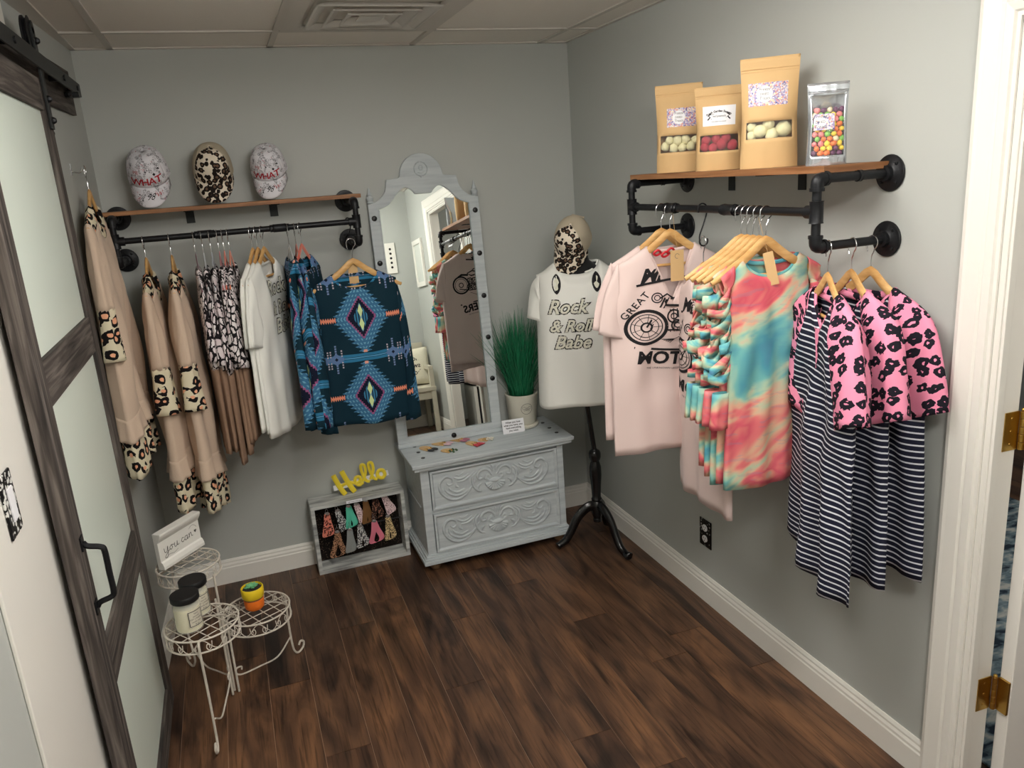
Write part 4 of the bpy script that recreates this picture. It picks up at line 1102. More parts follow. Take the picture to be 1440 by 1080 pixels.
def cap(name, label, loc, rot, mf_, mb_, graf=False, sc=1.0, group=None):
    t = thing(name, label, 'cap', loc, rot, group); t.scale = (sc, sc, sc)
    def dome(a, ph):    # a azimuth (0 = front -Y), ph 0 rim .. 1 top
        th = ph*pi/2; rx, ry, h = .083, .098, .118
        fr = max(0, cos(a))
        r_ = cos(th)**.56; z = h*(sin(th)**.98)*(1+.06*fr*sin(2*th))
        k = 1-.012*abs(sin(3*a))**.3*sin(th)**2
        return Vector((rx*sin(a)*r_*k, -ry*cos(a)*r_*k-(.006*fr*sin(2*th)), z))
    def shell(a0, a1, nm, mt):
        m = MB(); na, np_ = 30, 14
        for i in range(na+1):
            for j in range(np_+1): m.v.append(tuple(dome(lerp(a0, a1, i/na), j/np_*.995)))
        for i in range(na):
            for j in range(np_): m.f.append((i*(np_+1)+j, (i+1)*(np_+1)+j, (i+1)*(np_+1)+j+1, i*(np_+1)+j+1)); m.mi.append(0)
        return m.build(nm, mt, t, solid=.0016, sharp=180)
    shell(-radians(60), radians(60), 'front_panels', mf_); shell(radians(60), radians(300), 'back_panels', mb_)
    m = MB(); nx, ny = 20, 8
    def brim(u, w):
        x = u*.080; base = -.098*sqrt(max(0, 1-(x/.083)**2))
        tip = base-.050*(1-abs(u)**2.6)**.6-.003
        y = lerp(base, tip, w); z = -.012*(u*u)*(.4+.6*w)-.062*w*(1-abs(u)**3*.6)+.002
        return Vector((x, y, z))
    for i in range(nx+1):
        for j in range(ny+1): m.v.append(tuple(brim(lerp(-1, 1, i/nx), j/ny)))
    for i in range(nx):
        for j in range(ny): m.f.append((i*(ny+1)+j, (i+1)*(ny+1)+j, (i+1)*(ny+1)+j+1, i*(ny+1)+j+1)); m.mi.append(0)
    m.build('visor', mf_, t, solid=.003, sharp=180)
    m = MB(); m.ball((0, 0, .121), .0065, 12, sc=(1, 1, .6)); m.build('button', mf_, t)
    m = MB(); m.tube([dome(radians(72+q*9), .02)+Vector((0, 0, 0)) for q in range(25)], .0028, 6); m.tube([dome(radians(180), .40+q*.0)+Vector((0, .001, 0))+Vector((s*.001, 0, 0)) for q, s in ((0, -30), (0, 30))], .004, 6)
    m.build('sweatband', mb_, t)
    if graf:
        def fd(x, z): # map onto the front dome
            a = math.asin(max(-.9, min(.9, x/.079))); ph = max(0.01, min(.95, z/.118)); ph = math.asin(ph)/(pi/2)
            p = dome(a, ph); return p+Vector((0, -.003, .001))
        m = MB(); put_text(m, 'WHAT', .041, fd, (0, .015), radians(3), offset=.0006, shear=.1, spacing=.9); m.build('print', M['redink'], t, smooth=False)
        m = MB(); put_text(m, '98', .032, lambda x, z: brim(x/.080, max(0, min(1, -z/.07)))+Vector((0, 0, .0030)), (.004, -.045), 0, shear=.5)
        m.ribbon([(-.052, -.018), (-.036, -.030), (-.045, -.040), (-.026, -.050)], .006, fn=lambda x, z: brim(x/.080, max(0, min(1, -z/.07)))+Vector((0, 0, .0030)))
        m.ribbon([(.034, .052), (.060, .070)], .009, fn=fd)
        m.build('lettering', M['print'], t, smooth=False)
        m = MB(); put_text(m, 'WS', .022, lambda x, z: brim(x/.080, max(0, min(1, -z/.07)))+Vector((0, 0, .0031)), (.045, -.040), 0, shear=.2); put_text(m, 'ME', .018, fd, (-.035, .060)); m.build('print', M['redink'], t, smooth=False)
    return t
cy_ = -.088; ZS = 1.7465
cap('baseball_cap', 'white graffiti-print cap at the left end of the back-wall shelf', (-1.912, -.090, ZS+.132), (radians(34), 0, radians(-6)), M['graf'], M['graf'], True, .94)
cap('baseball_cap', 'leopard cap with beige mesh back in the middle of the back-wall shelf', (-1.668, -.090, ZS+.132), (radians(34), radians(1), radians(-3)), M['leoH'], M['mesh'], False, .94)
cap('baseball_cap', 'white graffiti-print cap at the right end of the back-wall shelf', (-1.445, -.090, ZS+.124), (radians(34), 0, radians(-14)), M['graf'], M['graf'], True, .88)

# ================================================================ candy bags
def freshlabel(m, fn, cx, cz): pass
M['labelart'] = None
ml, N, L, b = blank('colourful_photo_label', .25)
co = coords(N, L, 'Object', (1, 1, 1)); vv = N.new('ShaderNodeTexVoronoi'); vv.inputs['Scale'].default_value = 260; L.new(co, vv.inputs['Vector'])
sv = N.new('ShaderNodeSeparateColor'); L.new(vv.outputs['Color'], sv.inputs[0])
rp = ramp(N, [(0, rgb(90, 90, 150)), (.25, rgb(196, 190, 216)), (.45, rgb(240, 226, 190)), (.6, rgb(226, 150, 130)), (.75, rgb(150, 140, 190)), (1, rgb(230, 230, 236))]); L.new(sv.outputs[0], rp.inputs[0])
L.new(rp.outputs[0], b.inputs['Base Color'])
M['photo'] = ml
def pouch(name, label, loc, yaw, w, h, dep, mt, win, lab, lean=0, film=None, catg='bag'):
    t = thing(name, label, catg, loc, (radians(lean), 0, radians(yaw)))
    m = MB(); nx, nz = 22, 26
    def sf(u, v, side):    # u -1..1  v 0..1
        hw = w/2*(1-.05*sin(pi*v)**2+.02*sm(.8, 1, v)); d = dep*(sm(1.0, .45, v)*.9+.1*sm(1, .8, v))*(1+.25*sin(pi*min(1, v*1.6)))
        if v > .86: d = .0022
        e = max(0, 1-abs(u)**2.4)
        bot = .010*(e if side < 0 else 0)*(1-sm(0, .2, v))
        y = side*(d*e**.8+.0012)-(.03*sm(.82, 1.0, v)*0)
        y += .0018*noise.noise(Vector((u*3, v*7, side+loc[1]*9)))*e
        return Vector((u*hw, y, h*v+.0004))
    def cell(i, j):
        u = lerp(-1, 1, (i+.5)/nx); v = (j+.5)/nz
        return win and abs(u-win[4]) < win[0] and win[1] < v < win[2]
    rows = []
    loop = [(lerp(-1, 1, i/nx), -1) for i in range(nx+1)]+[(lerp(1, -1, i/nx), 1) for i in range(1, nx)]
    n = len(loop)
    for j in range(nz+1):
        for u, s in loop: m.v.append(tuple(sf(u, j/nz, s)))
    for j in range(nz):
        for i in range(n):
            if i < nx and cell(i, j): continue
            i2 = (i+1) % n; m.f.append((j*n+i, j*n+i2, (j+1)*n+i2, (j+1)*n+i)); m.mi.append(0)
    m.f.append(tuple(reversed(range(n)))); m.mi.append(0)
    m.build('pouch_body', mt, t, solid=.0006, sharp=60)
    if win:
        i0 = [i for i in range(nx) if cell(i, int((win[1]+win[2])/2*nz))]; j0 = [j for j in range(nz) if cell(nx//2, j)]
        p = MB(); q = [(i, j) for j in range(min(j0), max(j0)+2) for i in range(min(i0), max(i0)+2)]; W2 = max(i0)-min(i0)+2
        for i, j in q: p.v.append(tuple(sf(lerp(-1, 1, i/nx), j/nz, -1)+Vector((0, -.0006, 0))))
        for a in range(max(j0)-min(j0)+1):
            for c in range(W2-1): p.f.append((a*W2+c, a*W2+c+1, (a+1)*W2+c+1, (a+1)*W2+c)); p.mi.append(0)
        p.build('window', film or M['film'], t, sharp=180)
    p = MB()
    for v in (.875, .90): p.tube([sf(lerp(-.97, .97, i/12), v, -1)+Vector((0, -.0012, 0)) for i in range(13)], .0014, 6)
    p.build('zip_seal', mt, t)
    fn = lambda x, z, o=.0016: sf(max(-1, min(1, x/(w/2))), z/h, -1)+Vector((0, -o, 0))
    if lab:
        lw, lz0, lz1, kind, lx = lab
        p = MB(); N_ = 8
        for j in range(N_+1):
            for i in range(N_+1): p.v.append(tuple(fn(lx+lerp(-lw, lw, i/N_), lerp(lz0, lz1, j/N_), .0012)))
        for j in range(N_):
            for i in range(N_): a = j*(N_+1)+i; p.f.append((a, a+1, a+N_+2, a+N_+1)); p.mi.append(0)
        lb = p.build('label_sticker', M['label'] if kind == 1 else M['photo'], t, sharp=180)
        zc = (lz0+lz1)/2; k = MB()
        if kind == 1:
            put_text(k, 'Fresh Garden Sweets', .0092, lambda x, z: fn(x, z, .0019), (lx, zc+.011), 0, arcr=.07, offset=.0003)
            for sz in (-.005, .008): k.ribbon([(lx-.026, zc+sz-.004), (lx+.026, zc+sz-.001)], .0011, fn=lambda x, z: fn(x, z, .0019))
            for sx in (-1, 1): k.ribbon([(lx+sx*.026, zc+.006), (lx+sx*.034, zc+.001), (lx+sx*.028, zc-.004), (lx+sx*.036, zc-.012)], .004, fn=lambda x, z: fn(x, z, .0019))
            put_text(k, 'red peanuts', .009, lambda x, z: fn(x, z, .0019), (lx, zc-.004), 0, shear=.4)
            put_text(k, 'keep sealed once opened', .0045, lambda x, z: fn(x, z, .0019), (lx, zc-.019), 0)
        else:
            q = MB(); c0 = lx-.010; r_ = (lz1-lz0)*.36
            q.add([fn(c0, zc, .0017)]+[fn(c0+r_*cos(a*pi/14), zc+r_*sin(a*pi/14), .0017) for a in range(28)], [(0, 1+a, 1+(a+1) % 28) for a in range(28)])
            q.build('label_disc', M['label'], lb, smooth=False)
            for a, (tx, s_) in enumerate((('Freeze', .012), ('DRIED', .009), ('Treats', .012))): put_text(k, tx, s_, lambda x, z: fn(x, z, .0022), (c0, zc+.010-a*.0125), 0, shear=.25 if a != 1 else 0)
        k.build('label_text', M['ink'] if kind == 0 else M['print'], lb, smooth=False)
    return t, sf
def fill(t, sf, spots, h, mats, label, group, r, name='candy_piece', catg='candy', nz=.0, dy=.0):
    Mx = Matrix.Translation(t.location)@t.rotation_euler.to_matrix().to_4x4()
    protos = {}
    for i, (u, v, rr_, mi) in enumerate(spots):
        rr_ *= 1.17
        key = (mi, i % 3)
        p = sf(u, v, -1); 
        if key not in protos:
            m = MB(); m.ball((0, 0, 0), 1.0, 12, sc=(1, .95, .86), nz=nz+.0001*(i % 3)); o = m.build(name, mats[mi], None, sharp=180); protos[key] = o
        else: o = protos[key].copy(); COL.objects.link(o)
        o.scale = (rr_, rr_*.9, rr_); o.rotation_euler = (R.uniform(0, 3), R.uniform(0, 3), R.uniform(0, 3))
        o.location = Mx@Vector((p.x, p.y+rr_*1.02+.0015+dy, p.z)); tag(o, label, catg, group)
ZB = 1.7490
cw = mat('pale_yellow_freeze_dried_candy', rgb(232, 226, 180), .7, bump=.5, bscale=300); cr_ = mat('raspberry_coated_peanut', rgb(206, 66, 82), .6, bump=1, bscale=500, var=.25, vscale=200)
t, sf = pouch('kraft_candy_pouch', 'brown kraft pouch of pale candy nearest the room corner', (-.135, -1.19, ZB), -38, .158, .290, .032, M['kraft'], (.84, .24, .41, 0, .05), (.052, .150, .212, 0, .012))
fill(t, sf, [(-.62, .30, .0145, 0), (-.42, .37, .0135, 0), (-.22, .275, .015, 0), (-.05, .36, .016, 0), (.16, .28, .0145, 0), (.32, .37, .0155, 0), (.52, .29, .015, 0), (.72, .36, .014, 0)], .29, [cw], 'pale yellow freeze-dried candy piece inside the pouch nearest the corner', 'pale candies in the pouch nearest the corner', .014, nz=.25)
t, sf = pouch('kraft_candy_pouch', 'middle brown kraft pouch with a plain white label and raspberry candy', (-.137, -1.43, ZB), -38, .150, .255, .038, M['kraft'], (.80, .235, .43, 0, 0), (.052, .136, .196, 1, 0))
fill(t, sf, [(-.55, .37, .0145, 0), (-.60, .29, .0145, 0), (-.25, .27, .0135, 0), (-.12, .38, .0145, 0), (.10, .31, .0175, 0), (.30, .385, .0145, 0), (.55, .29, .0165, 0)], .255, [cr_], 'raspberry red candy piece inside the middle kraft pouch', 'raspberry candies in the middle pouch', .014, nz=.12)
t, sf = pouch('kraft_candy_pouch', 'tallest brown kraft pouch, at the right of the three, with pale marshmallow candy', (-.135, -1.672, ZB), -38, .160, .305, .034, M['kraft'], (.82, .27, .43, 0, .03), (.056, .172, .236, 0, -.004))
fill(t, sf, [(-.62, .38, .014, 0), (-.62, .30, .013, 0), (-.32, .34, .019, 0), (-.02, .40, .0165, 0), (.10, .30, .018, 0), (.52, .35, .023, 0)], .305, [cw], 'pale yellow marshmallow-like candy piece inside the tallest kraft pouch', 'pale candies in the tallest pouch', .014, nz=.15)
sil = mat('silver_foil_film', rgb(196, 200, 206), .18, .75)
t, sf = pouch('clear_candy_pouch', 'small silver and clear pouch of mixed coloured candy at the end of the right shelf', (-.155, -1.932, ZB), -32, .100, .205, .024, sil, (.78, .10, .84, 0, 0), (.026, .088, .128, 0, -.012))
cols = [mat('candy_%s' % n_, c_, .45) for n_, c_ in (('yellow', rgb(236, 206, 70)), ('orange', rgb(232, 120, 60)), ('green', rgb(130, 190, 90)), ('purple', rgb(96, 50, 86)), ('pink', rgb(226, 130, 130)), ('cream', rgb(228, 206, 170)))]
sp_ = []
for a in range(10):
    for c in range(5): sp_.append((-.62+.31*c+(.12 if a % 2 else 0)-.04, .145+.058*a, R.uniform(.0062, .0078), R.randrange(6)))
fill(t, sf, sp_, .205, cols, 'small coloured candy inside the silver and clear pouch', 'mixed candies in the clear pouch', .007, nz=.1)

# ================================================================ mannequin, tee and cap
mx, my = -.168, -.462
dm = thing('dress_form', 'black dress form on a turned pole and tripod base in the room corner', 'mannequin', (mx, my, 0))
m = MB()
m.lathe([(.001, .115), (.020, .116), (.022, .128), (.019, .135), (.024, .15), (.030, .17), (.030, .215), (.023, .225), (.026, .235), (.021, .245), (.024, .30), (.029, .36), (.028, .40), (.020, .43), (.024, .436), (.029, .45), (.029, .47), (.024, .482), (.015, .487), (.0135, .49)], (0, 0, 0), 24)
m.build('turned_post', M['gloss'], dm)
m = MB(); m.tube([(0, 0, .48), (-.028, .01, .75)], .0115, 16); m.tube([(-.028, .01, .748), (-.030, .01, .79)], .0115, 16); m.build('pole', M['gloss'], dm)
for ax_, ay_ in ((-.204, .030), (.052, -.228), (.120, .140)):
    d = Vector((ax_, ay_, 0)); Ln = d.length; d.normalize(); s = Vector((-d.y, d.x, 0)); m = MB()
    path = cat([(0.012, .200), (.05, .195), (.10, .150), (.135, .085), (.165, .040), (.20, .020), (Ln, .016)], 5)
    n = len(path); k = 10
    for i, p in enumerate(path):
        f = i/(n-1); hh = lerp(.026, .014, f)+(.006*sm(.85, 1, f)); ww = lerp(.019, .017, f)+.006*sm(.8, .97, f)-.010*sm(.97, 1, f)
        a = path[max(0, i-1)]; b2 = path[min(n-1, i+1)]; T2 = (b2-a).normalized(); nn = Vector((-T2.y, T2.x))
        for j in range(k):
            th_ = 2*pi*j/k; q = (Vector((p.x, p.y))+nn.to_2d()*(hh*sin(th_)) if False else Vector((p[0]+nn[0]*hh*sin(th_), p[1]+nn[1]*hh*sin(th_))))
            q.y = max(.001, q.y); v_ = d*q.x+s*(ww*cos(th_)); m.v.append((v_.x, v_.y, q.y))
    m.f += [tuple(range(k)), tuple(range(n*k-1, n*k-k-1, -1))]; m.mi += [0, 0]
    for i in range(n-1):
        for j in range(k): m.f.append((i*k+j, i*k+(j+1) % k, (i+1)*k+(j+1) % k, (i+1)*k+j)); m.mi.append(0)
    m.build('tripod_leg', M['gloss'], dm)
FX, FY, FZ, FYAW = -.212, -.452, 1.395, radians(-22)
m = MB(); Mt = Matrix.Translation((FX-mx, FY-my, FZ))@Matrix.Rotation(FYAW, 4, 'Z')
prof = [(.001, .10, 0), (.045, .10, 1), (.050, .09, 1), (.048, .03, 1), (.055, -.005, 1.05), (.078, -.035, 1.25), (.100, -.07, 1.15), (.118, -.12, 1.05), (.122, -.20, 1.05), (.120, -.26, 1.05), (.108, -.36, 1.05), (.100, -.42, 1.05), (.125, -.52, 1.05), (.140, -.60, 1.05), (.135, -.625, 1.05), (.001, -.63, 1)]
n = 36; base = len(m.v)
for r_, z, kx in prof:
    for j in range(n):
        a = 2*pi*j/n; m.v.append(tuple(Mt@Vector((r_*kx*cos(a), r_*.60*sin(a)-(.012 if -.28 < z < -.1 and sin(a) < 0 else 0), z))))
for i in range(len(prof)-1):
    for j in range(n): m.f.append((i*n+j, i*n+(j+1) % n, (i+1)*n+(j+1) % n, (i+1)*n+j)); m.mi.append(0)
jersey = mat('black_jersey_form', rgb(12, 12, 14), .85, sheen=.2)
m.build('torso', jersey, dm, sharp=180)
def mtop(x):
    ax = abs(x); return .006-.10*max(0, (ax-.06))*1.6 if ax > .06 else .006
def mtop(x):
    ax = abs(x); return .004-.055*sm(.07, .19, ax)-.06*max(0, ax-.07)
c = Cloth(L=.655, sh=.182, ch=.190, hem=.202, nw=.098, nf=.052, nb=.012, d=.108, amp=.007, seed=91, nfold=3, b0=.035, top=mtop, hemc=.012, chz=.26)
ts = thing('graphic_tshirt', 'white Rock and Roll Babe tee dressed on the black form in the corner', 't-shirt', (FX, FY, FZ), (0, 0, FYAW))
body_part(c, ts, 'body', M['white'], nt_=40, nu=40); neck_part(c, ts, M['white'], .006)
for sg in (-1, 1):
    S = c.surf(sg*.99, .001, -1); S.y = 0; E = S+Vector((sg*.055, -.01, -.19)); I = E+Vector((-sg*.115, 0, -.035))
    sleeve_part(c, ts, 'sleeve', M['white'], [S+Vector((-sg*.01, 0, .0)), S+Vector((sg*.028, 0, -.05)), E], [Vector((sg*.165, 0, S.z-.18)), Vector((sg*.150, 0, S.z-.19)), I], [.065, .062, .055], n=14, k=24, seed=sg, amp=.004)
rock_print(c, ts, lambda a, z, o: c.front(a, z, o+.001), 1.04, -.045, -.215)
for sg in (-1, 1):
    m = MB(); q = MB(); cx_, cz_ = sg*.088-.008, -.092
    eye = lambda k: [(cx_+k*.020*sin(a)*abs(sin(a))**.3, cz_+k*.042*cos(a)) for a in [2*pi*i/20 for i in range(20)]]
    f3 = lambda x, z: c.front(x, z, .0038)
    m.add([c.front(x, z, .0032) for x, z in eye(1)]+[c.front(cx_, cz_, .0032)], [(i, (i+1) % 20, 20) for i in range(20)])
    q.add([f3(x, z) for x, z in eye(.62)]+[f3(cx_, cz_)], [(i, (i+1) % 20, 20) for i in range(20)])
    m.build('leaf_print', M['print'], ts, smooth=False); q.build('leaf_print_centre', M['printw'], ts, smooth=False)
cap('baseball_cap', 'leopard cap with beige mesh back resting on the neck of the dress form', (FX-.015, FY-.010, FZ+.085), (radians(48), radians(14), radians(-42)), M['leoH'], M['mesh'], False, .96)

# ================================================================ dresser
M['dres'] = mat('chalk_painted_grey_wood', rgb(186, 193, 196), .6, var=.06, vscale=14, bump=.25, bscale=70)
m_, N, L, b = blank('brushed_grey_white_paint', .55)
co = coords(N, L, 'Object', (5, 60, 60), warp=.3, wscale=1)
n_ = N.new('ShaderNodeTexNoise'); n_.inputs['Scale'].default_value = 1; n_.inputs['Detail'].default_value = 5; L.new(co, n_.inputs['Vector'])
rp = ramp(N, [(.35, rgb(180, 187, 191)), (.5, rgb(190, 197, 200)), (.68, rgb(199, 205, 207))]); L.new(n_.outputs['Fac'], rp.inputs[0]); L.new(rp.outputs[0], b.inputs['Base Color'])
M['dres2'] = m_
DX0, DX1, DYF = -1.0, -.290, -.362
dx = thing('dresser', 'low grey painted two-drawer chest with carved scrolls on the wood floor', 'dresser', ((DX0+DX1)/2, -.19, 0))
ox, oy = (DX0+DX1)/2, -.19
def DB(x0, x1, y0, y1, z0, z1, nm, mt=None, bev=.002, par=None):
    m = MB(); m.box(x0-ox, x1-ox, y0-oy, y1-oy, z0, z1); return m.build(nm, mt or M['dres2'], par or dx, smooth=False, bevel=bev)
DB(DX0+.004, DX1-.004, DYF+.016, -.017, .075, .515, 'carcass')
for x0, x1 in ((DX0, DX0+.040), (DX1-.032, DX1)): DB(x0, x1, DYF, -.017, .085, .512, 'corner_post')
DB(DX0+.003, DX1-.003, DYF+.004, -.3, .498, .513, 'top_rail'); DB(DX0+.04, DX1-.032, DYF+.006, -.3, .284, .304, 'middle_rail')
DB(DX0-.004, DX0+.002, DYF+.05, -.05, .31, .315, 'side_groove', M['dres'], .0005)
# plinth
m = MB()
for z0, z1, o in ((.045, .062, .026), (.062, .072, .020), (.072, .083, .012), (.083, .089, .004)): m.box(DX0-o-ox, DX1+.002+o*.4-ox, DYF-o-oy, -.017-oy, z0, z1)
m.build('plinth', M['dres2'], dx, smooth=False, bevel=.002)
# top slab
m = MB()
m.box(-1.038-ox, -.240-ox, -.394-oy, -.012-oy, .530, .548); m.box(-1.028-ox, -.250-ox, -.384-oy, -.012-oy, .513, .530)
m.build('top_slab', M['dres2'], dx, smooth=False, bevel=.003)
fm_ = mat('bare_wood_bun_foot', rgb(120, 92, 66), .5)
for x in (DX0+.035, DX1-.035):
    for y in (DYF+.03, -.05):
        m = MB(); m.lathe([(.001, 0), (.018, .001), (.026, .012), (.026, .026), (.019, .036), (.022, .045), (.001, .045)], (x-ox, y-oy, 0), 20); m.build('bun_foot', fm_, dx)
def carving(par, cx, cz, y):
    """shallow relief: scrolls, acanthus leaves and a shell pull; relief in front of plane y"""
    m = MB()
    def st(pts, r, ry=1.25):
        P = [(cx+p[0]-ox, y+.001-oy, cz+p[1]) for p in pts]; n = len(P)
        rs = [r*(.35+.65*sin(pi*min(1, (i+.6)/(n)))**.6) for i in range(n)] if not isinstance(r, list) else r
        m.tube(P, rs, 8, flat=(ry, (0, 1, 0)))
    for s in (-1, 1):
        F = lambda pts: [(s*a, b2) for a, b2 in pts]
        def C(pts, k=6): return [(p[0], p[1]) for p in cat([(a, b2, 0) for a, b2 in pts], k)]
        # big outer C scroll sweeping under and curling on top
        st(F(C([(.092, .012), (.125, -.030), (.170, -.062), (.222, -.058), (.262, -.020), (.268, .025), (.240, .055), (.210, .045), (.205, .022), (.222, .012), (.236, .024)])), .0075)
        st(F(C([(.105, -.008), (.150, -.040), (.200, -.044), (.238, -.018), (.246, .010)])), .0065)
        st(F(C([(.150, -.020), (.185, -.030), (.215, -.016), (.225, -.002)])), .0065)
        st(F(C([(.178, -.008), (.190, .002), (.188, .014)])), .006)
        st(F(C([(.125, .052), (.150, .036), (.176, .034), (.200, .046)])), .0055); st(F(C([(.118, .040), (.148, .022), (.182, .020)])), .0055); st(F(C([(.145, .062), (.168, .050), (.188, .056)])), .004)
        # inner S scroll to the shell
        st(F(C([(.012, .020), (.030, .048), (.058, .056), (.082, .036), (.078, .014), (.060, .016), (.062, .030)])), .0070)
        st(F(C([(.085, .050), (.108, .025), (.106, -.015), (.088, -.042), (.066, -.050)])), .0070); st(F(C([(.098, .055), (.122, .030), (.120, -.008)])), .0045)
        st(F(C([(.066, -.012), (.080, -.020), (.082, -.034)])), .006)
        st(F(C([(.008, .036), (.020, .060), (.038, .070)])), .0045); st(F(C([(.004, .040), (.008, .062), (.012, .072)])), .0045)
        # shell volute
        st(F(C([(.004, -.004), (.024, -.006), (.044, .010), (.034, .024), (.022, .014)])), .0075, .9)
    for k in range(9):
        a = radians(200+k*17.5); st([(0, -.006), (.03*cos(a), -.006+.03*sin(a)), (.05*cos(a), -.004+.046*sin(a))], [.006, .009, .0105], 1.3)
    m.ball((cx-ox, y+.002-oy, cz-.006), .022, 16, sc=(1.3, .7, .6))
    return m.build('carving', M['dres2'], par)
for z0, z1 in ((.306, .496), (.092, .282)):
    x0, x1 = DX0+.044, DX1-.036
    m = MB(); m.box(x0-ox, x1-ox, DYF+.004-oy, DYF+.02-oy, z0, z1); dw = m.build('drawer', M['dres2'], dx, smooth=False, bevel=.001)
    m = MB(); e = .016   # raised frame with a sloping inner edge
    o_ = [(x0, z0), (x1, z0), (x1, z1), (x0, z1)]; i_ = [(x0+e*.55, z0+e*.55), (x1-e*.55, z0+e*.55), (x1-e*.55, z1-e*.55), (x0+e*.55, z1-e*.55)]; j_ = [(x0+e, z0+e), (x1-e, z0+e), (x1-e, z1-e), (x0+e, z1-e)]
    vs = [(x-ox, DYF+.0045-oy, z) for x, z in o_]+[(x-ox, DYF-.006-oy, z) for x, z in o_]+[(x-ox, DYF-.006-oy, z) for x, z in i_]+[(x-ox, DYF+.0035-oy, z) for x, z in j_]
    m.add(vs, [(k+4*a, (k+1) % 4+4*a, (k+1) % 4+4*a+4, k+4*a+4) for a in range(3) for k in range(4)]); m.build('raised_border', M['dres2'], dw, smooth=False, bevel=.0008)
    carving(dw, (x0+x1)/2-.004, (z0+z1)/2, DYF+.004)
for i, (x, y) in enumerate(((-.964, -.130), (-.966, -.218), (-.965, -.305), (-.292, -.124), (-.294, -.216), (-.292, -.301))):
    m = MB(); m.lathe([(.0005, .0008), (.0095, .0005), (.0095, .0022), (.0005, .0028)], (x-ox, y-oy, .5475), 20); m.build('black_inlay_dot', M['knob'], dx)

# ================================================================ mirror
MT = radians(4.6)
mr = thing('vanity_mirror', 'tall grey framed mirror with an arched carved crest leaning on the dresser', 'mirror', (-.777, -.128, .5485), (-MT, 0, radians(-.6)))
fw_, ft = .262, .022
inner = [(-.218, .045), (.218, .045), (.218, 1.120)]+[(p[0], p[1]) for p in cat([(.218, 1.120, 0), (.165, 1.142, 0), (.125, 1.185, 0), (.085, 1.212, 0), (.055, 1.200, 0), (.038, 1.180, 0)], 4)][1:]
inner = inner+[(-x, z) for x, z in reversed(inner[2:])]
def crest(n=10):
    h = [(p[0], p[1]) for p in cat([(fw_-.012, 1.150, 0), (.215, 1.162, 0), (.180, 1.195, 0), (.168, 1.235, 0), (.165, 1.252, 0)], 4)]
    h += [(.110, 1.256), (.102, 1.262)]+[(.1*cos(a), 1.262+.098*sin(a)) for a in [pi/2*i/8 for i in range(1, 9)]]
    return h
ch_ = crest(); half = [(fw_, 0), (fw_, 1.150)]+ch_
outer = half+[(-x, z) for x, z in reversed(half[:-1])]
def frame2(m, y0, y1):
    # bridge outer and inner outline by bmesh triangle fill
    bm = bmesh.new(); ov = [bm.verts.new((x, y0, z)) for x, z in outer]; iv = [bm.verts.new((x, y0, z)) for x, z in inner]
    es = [bm.edges.new((ov[i], ov[(i+1) % len(ov)])) for i in range(len(ov))]+[bm.edges.new((iv[i], iv[(i+1) % len(iv)])) for i in range(len(iv))]
    bmesh.ops.triangle_fill(bm, use_beauty=True, use_dissolve=False, edges=es)
    r = bmesh.ops.extrude_face_region(bm, geom=bm.faces[:]); 
    for v_ in [g for g in r['geom'] if isinstance(g, bmesh.types.BMVert)]: v_.co.y = y1
    bm.verts.ensure_lookup_table(); bm.verts.index_update()
    m.add([tuple(v_.co) for v_ in bm.verts], [tuple(v_.index for v_ in f.verts) for f in bm.faces]); bm.free()
m = MB(); frame2(m, 0, ft); m.build('frame', M['dres2'], mr, smooth=False, bevel=.0025)
mirm = mat('silvered_mirror_glass', (.86, .90, .88, 1), .0, 1.0)
gp = [(x*1.022, .6+(z-.6)*1.01) for x, z in inner]
m = MB(); m.prism(gp, .003, M=Matrix.Translation((0, .010, 0))); m.build('mirror_glass', mirm, mr, smooth=False)
m = MB()
for P_ in ([(-.216, .047), (.216, .047)],): m.tube([(x, .002, z) for x, z in P_], .004, 8)
for s in (-1, 1): m.tube([(s*.216, .002, .047), (s*.216, .002, 1.12)], .004, 8)
m.build('inner_bead', M['dres2'], mr)
m = MB(); m.box(-fw_-.003, fw_+.003, -.010, ft, 0, .022); m.build('foot_rail', M['dres2'], mr, smooth=False, bevel=.004)
for s in (-1, 1):
    m = MB(); m.lathe([(.013, 0), (.016, .004), (.012, .010), (.016, .018), (.0165, .026), (.008, .034), (.010, .040), (.006, .052), (.0015, .072)], (s*(fw_-.014), ft/2, 1.152), 16); m.build('finial', M['dres2'], mr)
m = MB(); m.tube([(.031*cos(a*pi/16), -.001, 1.290+.031*sin(a*pi/16)) for a in range(32)], .0028, 6, closed=True)
for a in range(14): m.ball((.031*cos(a*2*pi/14), -.003, 1.290+.031*sin(a*2*pi/14)), .0038, 6)
m.ball((0, -.001, 1.295), .012, 10, sc=(1, .4, 1)); m.tube([(-.014, -.001, 1.277), (0, -.004, 1.27), (.014, -.001, 1.277)], .003, 6); m.tube([(0, -.001, 1.26), (0, -.001, 1.25)], .004, 6)
m.build('crest_medallion', M['dres2'], mr)
for s in (-1, 1):
    for z in (1.085, .883, .680, .477, .272):
        m = MB(); m.lathe([(.0125, 0), (.0125, .004), (.0105, .008), (.005, .010), (.0005, .0102)], (s*.240, .001, z), 20, M=RXM(90)); m.build('black_knob', M['knob'], mr)
m = MB(); m.lathe([(.0125, 0), (.0125, .004), (.0105, .008), (.005, .010), (.0005, .0102)], (.012, -.010, .024), 20, M=RXM(90)); m.build('black_knob', M['knob'], mr)
